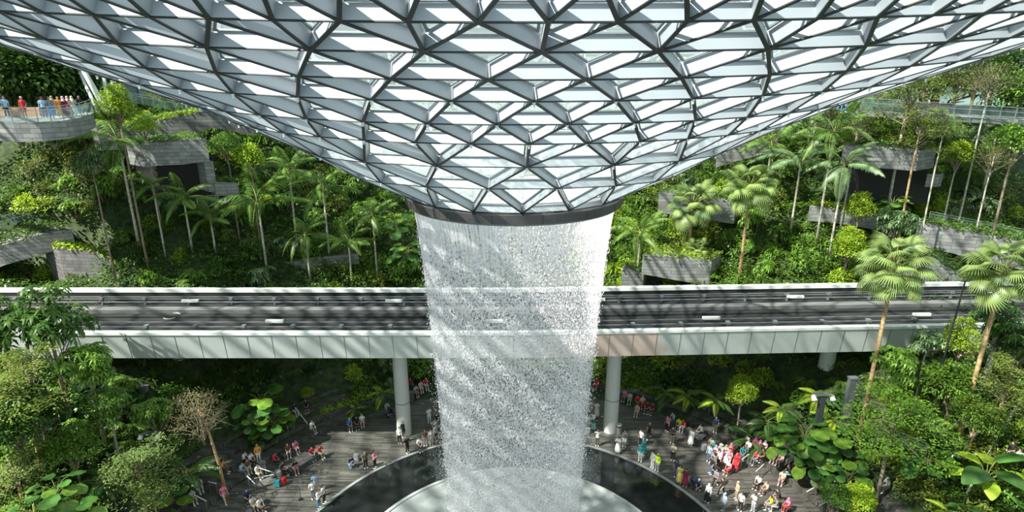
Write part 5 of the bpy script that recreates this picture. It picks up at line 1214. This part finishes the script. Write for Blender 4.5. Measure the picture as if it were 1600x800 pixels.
PEOPLE = [
 # left plaza
 (451, 711, 'sit', 'brown', 'beige', l_, 'left of the girl in pink'), (461, 706, 'sit', 'pink', 'pale pink', l_, 'on the left planter edge'),
 (487, 717, 'sit_lean', 'red', 'denim', h_, 'with a blue bag, left plaza'), (500, 714, 'sit', 'red', 'khaki', h_, 'right one of the pair in red'),
 (461, 738, 'sit_phone', 'black', 'pink', l_, 'reading on the left plaza', 'short', 'shorts'), (429, 727, 'sit', 'red', 'black', h_, 'beside the person in orange'),
 (405, 722, 'stand', 'orange', 'white', ('hair', 'orange'), 'on the left seating steps', 'long'), (403, 746, 'sit', 'white', 'beige', h_, 'front of the left step group'),
 (411, 736, 'sit', 'grey', 'light grey', h_, 'in the left step group'), (392, 727, 'sit', 'white', 'black', h_, 'at the back of the left steps'),
 (441, 742, 'sit', 'black', 'black', h_, 'behind the teal and red suitcases'),
 (546, 671, 'sit_lean', 'blue', 'denim', ('hair', 'light grey'), 'left of the white haired person'), (558, 668, 'sit', 'black', 'black', h_, 'between the blue and white tops'), (566, 664, 'sit_lean', 'white', 'cream', ('hair', 'light grey'), 'by the left curved planter'),
 (604, 645, 'sit_lean', 'light grey', 'grey', h_, 'alone behind the left column'),
 (631, 684, 'stand', 'black', 'black', h_, 'leaning on the left column', 'long'), (625, 693, 'stand', 'white', 'black', h_, 'in front of the left column'), (637, 708, 'stand', 'black', 'black', l_, 'by the pool with a white bag'),
 (655, 702, 'sit', 'white', 'black', l_, 'left end of the poolside group'), (665, 697, 'stand', 'brown', 'grey', h_, 'in the group right of the left column'), (674, 698, 'stand', 'light grey', 'beige', h_, 'in the group touching the waterfall'), (681, 690, 'stand', 'grey', 'black', h_, 'at the waterfall edge, left side'),
 (671, 661, 'stand', 'white', 'white', h_, 'right of the left column, further back'), (682, 664, 'sit', 'black', 'grey', h_, 'beside the tall white dressed pair'), (678, 673, 'sit', 'light grey', 'grey', h_, 'low beside the waterfall, left side'),
 (547, 729, 'crouch', 'black', 'white', h_, 'bent over a suitcase, left plaza'), (572, 732, 'stand', 'olive', 'black', h_, 'next to the girl in pink'), (586, 732, 'phone', 'pink', 'black', l_, 'right of the man in olive'),
 (494, 768, 'stand', 'light blue', 'beige', h_, 'rear of the poolside trio'), (499, 794, 'phone', 'white', 'denim', h_, 'front of the poolside trio, lower left'), (507, 786, 'stand', 'white', 'black', l_, 'right of the poolside trio, lower left'), (490, 780, 'stand', 'white', 'grey', h_, 'left of the poolside trio'),
 (406, 799, 'sit', 'white', 'brown', ('hair', 'brown'), 'at the bottom edge, left plaza'), (387, 785, 'sit', 'navy', 'black', h_, 'on the lower left steps'), (396, 796, 'sit', 'light grey', 'beige', h_, 'below the navy one, lower left steps'),
 (352, 786, 'walk', 'pink', 'beige', cp('red'), 'on the lower left steps'), (301, 786, 'sit', 'light grey', 'white', h_, 'lower, left of the dry tree'), (312, 768, 'sit_lean', 'light grey', 'light grey', h_, 'left of the dry tree'),
 (349, 745, 'sit', 'orange', 'brown', h_, 'beside the dry tree trunk'), (378, 745, 'sit', 'light blue', 'denim', h_, 'middle of the left steps'), (388, 744, 'sit', 'brown', 'beige', h_, 'middle of the left steps, right one'), (382, 726, 'sit', 'white', 'black', h_, 'under the ivy edge, left steps'),
 (185, 790, 'stand', 'white', 'black', cp('red'), 'among plants at the lower left'), (260, 786, 'stand', 'orange', 'orange', h_, 'hidden by leaves, lower left'),
 (460, 648, 'sit', 'black', 'white', h_, 'in the shade left of the lime planter'), (479, 642, 'sit', 'black', 'black', ('hair', 'brown'), 'behind the lime planter tree'), (449, 655, 'sit', 'brown', 'pink', h_, 'at the shaded back of the left plaza'), (487, 676, 'sit', 'white', 'grey', h_, 'below the left planter railing'),
 (657, 612, 'sit', 'pale pink', 'white', h_, 'far back beside the waterfall, left'), (665, 607, 'sit', 'red', 'white', h_, 'farthest back left of the waterfall'), (642, 614, 'stand', 'maroon', 'black', h_, 'far back right of the left column'), (649, 618, 'sit', 'light grey', 'pink', h_, 'far back, left of the waterfall'),
 (712, 676, 'stand', 'white', 'white', h_, 'seen through the left waterfall edge'), (746, 652, 'stand', 'white', 'light grey', h_, 'left, seen through the waterfall'), (760, 672, 'sit', 'white', 'white', h_, 'low, seen through the waterfall'),
 (807, 672, 'sit', 'white', 'grey', h_, 'left of three behind the waterfall'), (817, 671, 'sit', 'cream', 'grey', h_, 'middle of three behind the waterfall'), (828, 670, 'sit', 'white', 'black', h_, 'right of three behind the waterfall'),
 # right of the waterfall, back
 (924, 650, 'stand', 'beige', 'grey', h_, 'behind the right waterfall edge'), (932, 652, 'stand', 'white', 'white', h_, 'with a red bag near the right column', 'short', 'skirt'), (910, 678, 'stand', 'grey', 'grey', h_, 'at the right waterfall edge'), (919, 673, 'stand', 'light grey', 'light grey', h_, 'with a pale suitcase'), (926, 669, 'stand', 'white', 'teal', h_, 'next to the pale suitcase'),
 (933, 697, 'photo_up', 'white', 'olive', h_, 'left of the right column'), (965, 708, 'phone', 'white', 'white', l_, 'by the pool below the right column', 'short', 'skirt'), (975, 698, 'phone', 'grey', 'white', h_, 'right of the white dress', 'short', 'shorts'),
 (1001, 697, 'stand', 'white', 'black', h_, 'with a black bag, right plaza'), (1014, 686, 'walk', 'black', 'black', h_, 'behind the white shirted one, right plaza'), (1000, 721, 'stand', 'teal', 'light grey', sc('teal'), 'nearer the pool', 'long'), (1005, 711, 'stand', 'teal', 'teal', sc('teal'), 'behind the other teal one', 'long', 'skirt'),
 (1019, 732, 'stand', 'white', 'white', h_, 'left of the lime jacket', 'long'), (1026, 736, 'stand', 'lime', 'light grey', ('hair', 'yellow'), 'by the pool rim', 'long'), (1051, 720, 'phone', 'beige', 'black', h_, 'alone in the right plaza'),
 (1056, 747, 'stand', 'navy', 'denim', l_, 'left of the yellow dress'), (1061, 755, 'stand', 'yellow', 'yellow', l_, 'poolside', 'short', 'skirt'), (1070, 761, 'stand', 'maroon', 'maroon', l_, 'poolside', 'short', 'skirt'),
 (1092, 764, 'crouch', 'navy', 'black', ('hair', 'grey'), 'beside the stroller'), (1105, 785, 'stand', 'white', 'black', sc('white'), 'lower right', 'long', 'skirt'), (1117, 761, 'walk', 'grey', 'black', h_, 'behind the white headscarf'), (1127, 776, 'walk', 'black', 'black', h_, 'right of the white headscarf'),
 (1150, 781, 'stand', 'beige', 'khaki', ('hair', 'beige'), 'with light hair, lower right'), (1156, 799, 'stand', 'white', 'black', h_, 'at the bottom, lower right plaza'), (1176, 800, 'phone', 'white', 'light grey', h_, 'at the bottom edge, lower right'), (1130, 800, 'stand', 'light blue', 'grey', cp('light blue'), 'at the bottom edge by the pool'),
 (1110, 741, 'stand', 'black', 'denim', h_, 'left end of the big crowd'), (1079, 696, 'stand', 'white', 'white', l_, 'left of the white suitcase', 'short', 'skirt'), (1096, 682, 'sit_lean', 'white', 'black', h_, 'on the right bench edge'), (1111, 702, 'sit', 'cream', 'beige', ('hair', 'brown'), 'right of the white suitcase'), (1117, 676, 'stand', 'navy', 'khaki', h_, 'against the short right planter'),
 (1042, 674, 'stand', 'pink', 'black', h_, 'left of the bench group'), (1052, 662, 'sit', 'light grey', 'blue', h_, 'back of the bench group'), (1061, 671, 'sit', 'lime', 'black', h_, 'on the right bench'), (1067, 673, 'sit', 'red', 'white', h_, 'right of the lime one on the bench'), (1050, 693, 'phone', 'black', 'khaki', h_, 'with a red bag, right plaza'),
 (995, 634, 'sit', 'red', 'black', h_, 'back of the right plaza, leftmost'), (996, 648, 'sit', 'beige', 'beige', h_, 'in front of the long right planter'), (1003, 636, 'sit', 'pale pink', 'red', ('hair', 'orange'), 'by the long planter corner'), (1012, 644, 'sit', 'maroon', 'black', h_, 'middle of the long planter edge'), (1021, 647, 'sit', 'maroon', 'maroon', h_, 'right of the other maroon one'),
 (977, 626, 'sit', 'pink', 'grey', h_, 'far back right of the column'), (984, 630, 'sit', 'light grey', 'light grey', h_, 'far back beside the pink one'),
 (933, 606, 'sit', 'red', 'red', h_, 'far back beside the right waterfall edge'),
 # big crowd on the right
 (1107, 722, 'stand', 'light blue', 'denim', h_, 'left of the crowd centre'), (1115, 708, 'sit', 'teal', 'teal', sc('teal'), 'back of the crowd'), (1119, 716, 'sit', 'pale pink', 'pink', sc('pale pink'), 'crowd, left part'), (1126, 712, 'sit', 'light grey', 'grey', ('hat', 'cream'), 'crowd, back row'), (1134, 714, 'sit', 'cream', 'beige', sc('beige'), 'crowd, back row'),
 (1122, 731, 'stand', 'white', 'black', h_, 'crowd centre'), (1132, 737, 'stand', 'white', 'black', sc('white'), 'crowd front', 'long'), (1139, 722, 'sit', 'pale pink', 'white', sc('pink'), 'crowd, right part'), (1143, 712, 'sit', 'red', 'pink', sc('pink'), 'crowd, back right'), (1149, 735, 'stand', 'red', 'red', sc('red'), 'right end of the crowd', 'long', 'skirt'), (1139, 740, 'sit', 'pink', 'red', sc('pale pink'), 'crowd front, right'),
 (1128, 722, 'sit', 'magenta', 'grey', sc('white'), 'middle of the crowd'), (1154, 728, 'sit', 'pink', 'pink', sc('red'), 'beside the red dress'), (1113, 734, 'stand', 'grey', 'black', l_, 'crowd front, left'),
 (1168, 698, 'sit', 'white', 'black', h_, 'right bench, top end'), (1169, 711, 'sit', 'white', 'denim', h_, 'right bench, under the top one'), (1181, 702, 'sit', 'magenta', 'magenta', sc('magenta'), 'on the right steps', 'long'), (1188, 708, 'sit', 'magenta', 'blue', sc('pink'), 'right of the other, right steps', 'long'), (1182, 725, 'sit', 'pink', 'denim', sc('red'), 'on the right steps'), (1195, 708, 'sit', 'pale pink', 'white', sc('white'), 'on the right steps', 'long'), (1193, 722, 'sit', 'brown', 'black', l_, 'right of the pink top, right steps'), (1160, 716, 'sit', 'teal', 'denim', h_, 'near the handrail, right steps'),
 (1185, 762, 'sit', 'white', 'black', h_, 'middle of the right steps'), (1198, 774, 'sit', 'beige', 'brown', ('hair', 'brown'), 'right steps, near the bottom'), (1209, 720, 'sit', 'white', 'pale pink', h_, 'under the giant leaves'), (1221, 727, 'sit', 'pale pink', 'beige', l_, 'under the giant leaves'), (1234, 732, 'sit', 'light grey', 'white', h_, 'right steps edge under leaves'), (1243, 740, 'sit', 'pale pink', 'black', sc('white'), 'right steps edge under leaves'), (1251, 738, 'sit', 'white', 'light grey', h_, 'last under the giant leaves'),
 (1222, 755, 'sit', 'cream', 'pale pink', h_, 'with a mint bag, right steps'), (1232, 750, 'sit', 'black', 'mint', h_, 'right of the cream top, right steps'), (1217, 786, 'sit_lean', 'black', 'brown', h_, 'alone, lower right steps'), (1213, 799, 'sit', 'grey', 'light grey', h_, 'at the bottom, right steps'), (1232, 800, 'sit', 'pink', 'red', sc('pink'), 'at the bottom, right steps'), (1205, 797, 'sit', 'lime', 'grey', h_, 'at the bottom, right steps'),
 (1579, 716, 'sit', 'black', 'black', h_, 'behind the railing at the right edge'), (1592, 728, 'sit', 'white', 'black', l_, 'behind the railing at the right edge'), (1385, 769, 'sit', 'white', 'grey', cp('white'), 'in the gap between trees, lower right'),
]
for a in PEOPLE: person(*a)
# visitors on the balcony and the upper walkway
for px, yy, pose, top, bot, hd, wh, tt, bt in ((14, 47.5, 'stand', 'light blue', 'black', h_, 'left end of the upper balcony', 'short', 'trousers'), (41, 47, 'stand', 'red', 'red', ('hair', 'light grey'), 'on the upper left balcony', 'short', 'shorts'), (72, 46.3, 'stand', 'light blue', 'denim', cp('red'), 'at the balcony railing', 'short', 'trousers'), (83, 46.6, 'stand', 'grey', 'blue', l_, 'at the balcony railing', 'long', 'skirt'),
        (88, 49.0, 'stand', 'khaki', 'khaki', sc('khaki'), 'at the back of the balcony', 'long', 'trousers'), (97, 47.2, 'stand', 'orange', 'orange', l_, 'on the balcony', 'long', 'skirt'), (105, 47.4, 'stand', 'maroon', 'maroon', sc('pale pink'), 'on the balcony', 'long', 'skirt'), (112, 47.8, 'phone', 'pale pink', 'maroon', sc('pale pink'), 'on the balcony', 'long', 'skirt'), (119, 48.6, 'phone', 'cream', 'white', sc('cream'), 'on the balcony', 'long', 'skirt'), (130, 50.5, 'stand', 'black', 'teal', h_, 'right end of the balcony', 'long', 'trousers')):
    T = at_y(px, 188, yy); person(0, 0, pose, top, bot, hd, wh, tt, bt, at=Vector((T.x, yy, BALZ)), face=rng.uniform(150, 260))
for px, yy, top, hd, wh in ((1313, 57.5, 'blue', cp('red'), 'on the upper right walkway'), (1320, 58.6, 'navy', h_, 'behind the blue one, upper right walkway')):
    T = at_y(px + 2, 170, yy); person(0, 0, 'stand', top, 'blue', hd, wh, at=Vector((T.x, yy, 28.25)), face=rng.uniform(120, 240))

# ------------------------------------------------------------------ luggage, bins, strollers, rails
def suitcase(label, px, py, c, s=1.0):
    P = hit_walk(px, py); t = thing('suitcase', label, 'suitcase', P, rng.uniform(0, 3), None, s); b = MB(); b.box((-.21, -.13, .05), (.21, .13, .64)); b.box((-.19, -.14, .09), (.19, .14, .60))
    for k in range(4): b.box((-.17 + .1*k, -.146, .1), (-.13 + .1*k, .146, .59))
    b.build('shell', [cmat(c)], t); b = MB(); b.bar((-.1, 0, .64), (-.1, 0, .98), .02, .02, up=(1, 0, 0)); b.bar((.1, 0, .64), (.1, 0, .98), .02, .02, up=(1, 0, 0)); b.bar((-.12, 0, .98), (.12, 0, .98), .03, .03); b.build('handle', [M_black], t)
    for x in (-.16, .16):
        b = MB(); b.tube([(x, -.1, .03), (x, .1, .03)], .03, 8); b.build('wheel', [M_black], t)
for a in (('teal suitcase on the left plaza', 434, 761, 'teal'), ('bright red suitcase beside the teal one on the left plaza', 444, 757, 'red'), ('pale grey bag case behind the teal and red suitcases', 437, 748, 'light grey'), ('grey suitcase beside the crouching person on the left plaza', 558, 720, 'grey'), ('blue grey open suitcase under the crouching person, left plaza', 549, 731, 'denim'),
          ('white suitcase on the right plaza', 1099, 704, 'white'), ('black suitcase left of the white one on the right plaza', 1086, 697, 'black'), ('pale suitcase at the right waterfall edge', 918, 678, 'light grey'), ('mint suitcase at the right waterfall edge', 927, 671, 'mint')): suitcase(*a)
def stroller(label, px, py):
    P = hit_walk(px, py); t = thing('stroller', label, 'stroller', P, 2.0); b = MB(); b.lathe([(.05, .3), (.24, .38), (.27, .6), (.25, .62)], 14); b.build('seat', [M_black], t)
    b = MB(); b.lathe([(.28, .6), (.26, .8), (.14, .92), (0, .95)], 14, 0, (0, 0, 0), 0, PI); b.build('canopy', [cmat('navy')], t)
    b = MB(); b.bar((-.22, -.3, .05), (-.2, .35, .95), .03, .03); b.bar((.22, -.3, .05), (.2, .35, .95), .03, .03); b.bar((-.2, .35, .95), (.2, .35, .95), .03, .03); b.build('frame', [M_chrome], t)
    for x in (-.24, .24):
        for y in (-.3, .3): b = MB(); b.tube([(x-.02, y, .1), (x+.02, y, .1)], .1, 12); b.build('wheel', [M_black], t)
stroller('dark stroller beside the crouching person on the right plaza', 1084, 761); stroller('grey stroller behind the left column', 610, 650)
P = hit_walk(967, 676); t = thing('litter_bin', 'brushed steel litter bin right of the right bridge column', 'bin', P); b = MB(); b.lathe([(.28, 0), (.28, .85), (.25, .9), (0, .9)], 20); b.build('body', [M_chrome], t); b = MB(); b.lathe([(.285, .66), (.285, .78), (.28, .78)], 20); b.build('opening_band', [M_black], t)
P = hit_walk(470, 781); t = thing('sign_stand', 'thin rope barrier post standing alone on the left plaza', 'post', P); b = MB(); b.tube([(0, 0, 0), (0, 0, 1.15)], .025, 8); b.build('pole', [M_black], t); b = MB(); b.lathe([(0, .03), (.2, .03), (.2, 0)], 16); b.build('base', [M_black], t)
RAILS = [((400, 752), (430, 745), 'lower white handrail beside the left step group'), ((407, 735), (428, 742), 'upper white handrail beside the left step group'), ((306, 777), (326, 788), 'white handrail by the lower left steps, left'), ((328, 756), (342, 764), 'white handrail by the dry tree trunk'), ((389, 748), (401, 760), 'white handrail at the left steps above the navy sitter'),
 ((1156, 722), (1168, 713), 'white handrail at the crowd on the right steps'), ((1179, 740), (1191, 729), 'white handrail in the middle of the right steps'), ((1257, 773), (1275, 763), 'white handrail on the lower right path, left'), ((1297, 760), (1325, 745), 'white handrail on the lower right path, right'), ((1277, 795), (1293, 786), 'white handrail at the bottom right of the steps'),
 ((463, 640), (482, 664), 'slanting handrail beside the left plaza planter'), ((443, 658), (452, 672), 'short slanting handrail left of the plaza planter')]
for A_, B_, lab in RAILS:
    P = hit_walk(A_[0], A_[1] + 12); Q = hit_walk(B_[0], B_[1] + 12); t = thing('handrail', lab, 'handrail', P); d = Q - P; b = MB(); b.tube([(0, 0, .95), (d.x, d.y, d.z + .95)], .035, 8); b.build('rail', [M_white], t)
    for f in (0.08, .92): b = MB(); b.bar((d.x*f, d.y*f, d.z*f - .0), (d.x*f, d.y*f, d.z*f + .93), .04, .04, up=(1, 0, 0)); b.build('post', [M_chrome], t)
railing('dark path railing curving through the lower right planting', [Vector((30.5 + 1.3*i, 31.5 + .9*i, ground(30.5 + 1.3*i, 31.5 + .9*i) + .1)) for i in range(8)], rails=(1.0, .5))
railing('thin railing under the wide flat dark tree on the right', [at_y(1365 + 16*i, 680 + 7*i, 35.5 - .35*i) for i in range(6)], rails=(1.0, .5))

# arch standing behind the waterfall
T = at_y(792, 640, 49.2); t = thing('arch', 'pale tapering arch gateway seen through the waterfall', 'arch', (T.x - .2, 49.2, 0)); b = MB(); pts = []
for k in range(25):
    a = PI*k/24; pts.append(Vector((-2.55*math.cos(a)*(1 - .12*math.sin(a)), 0, .05 + 4.3*math.sin(a)**.62)))
b.tube(pts, [.22]*25, 10); b.build('frame', [M_white], t, smooth=True)
b = MB()
for k in range(4, 20): p, q = pts[k], pts[k+1]; b.add([p, q, q + Vector((0, 1.6, -.3)), p + Vector((0, 1.6, -.3))], [(0, 1, 2, 3)])
b.build('canopy', [M_white], t)
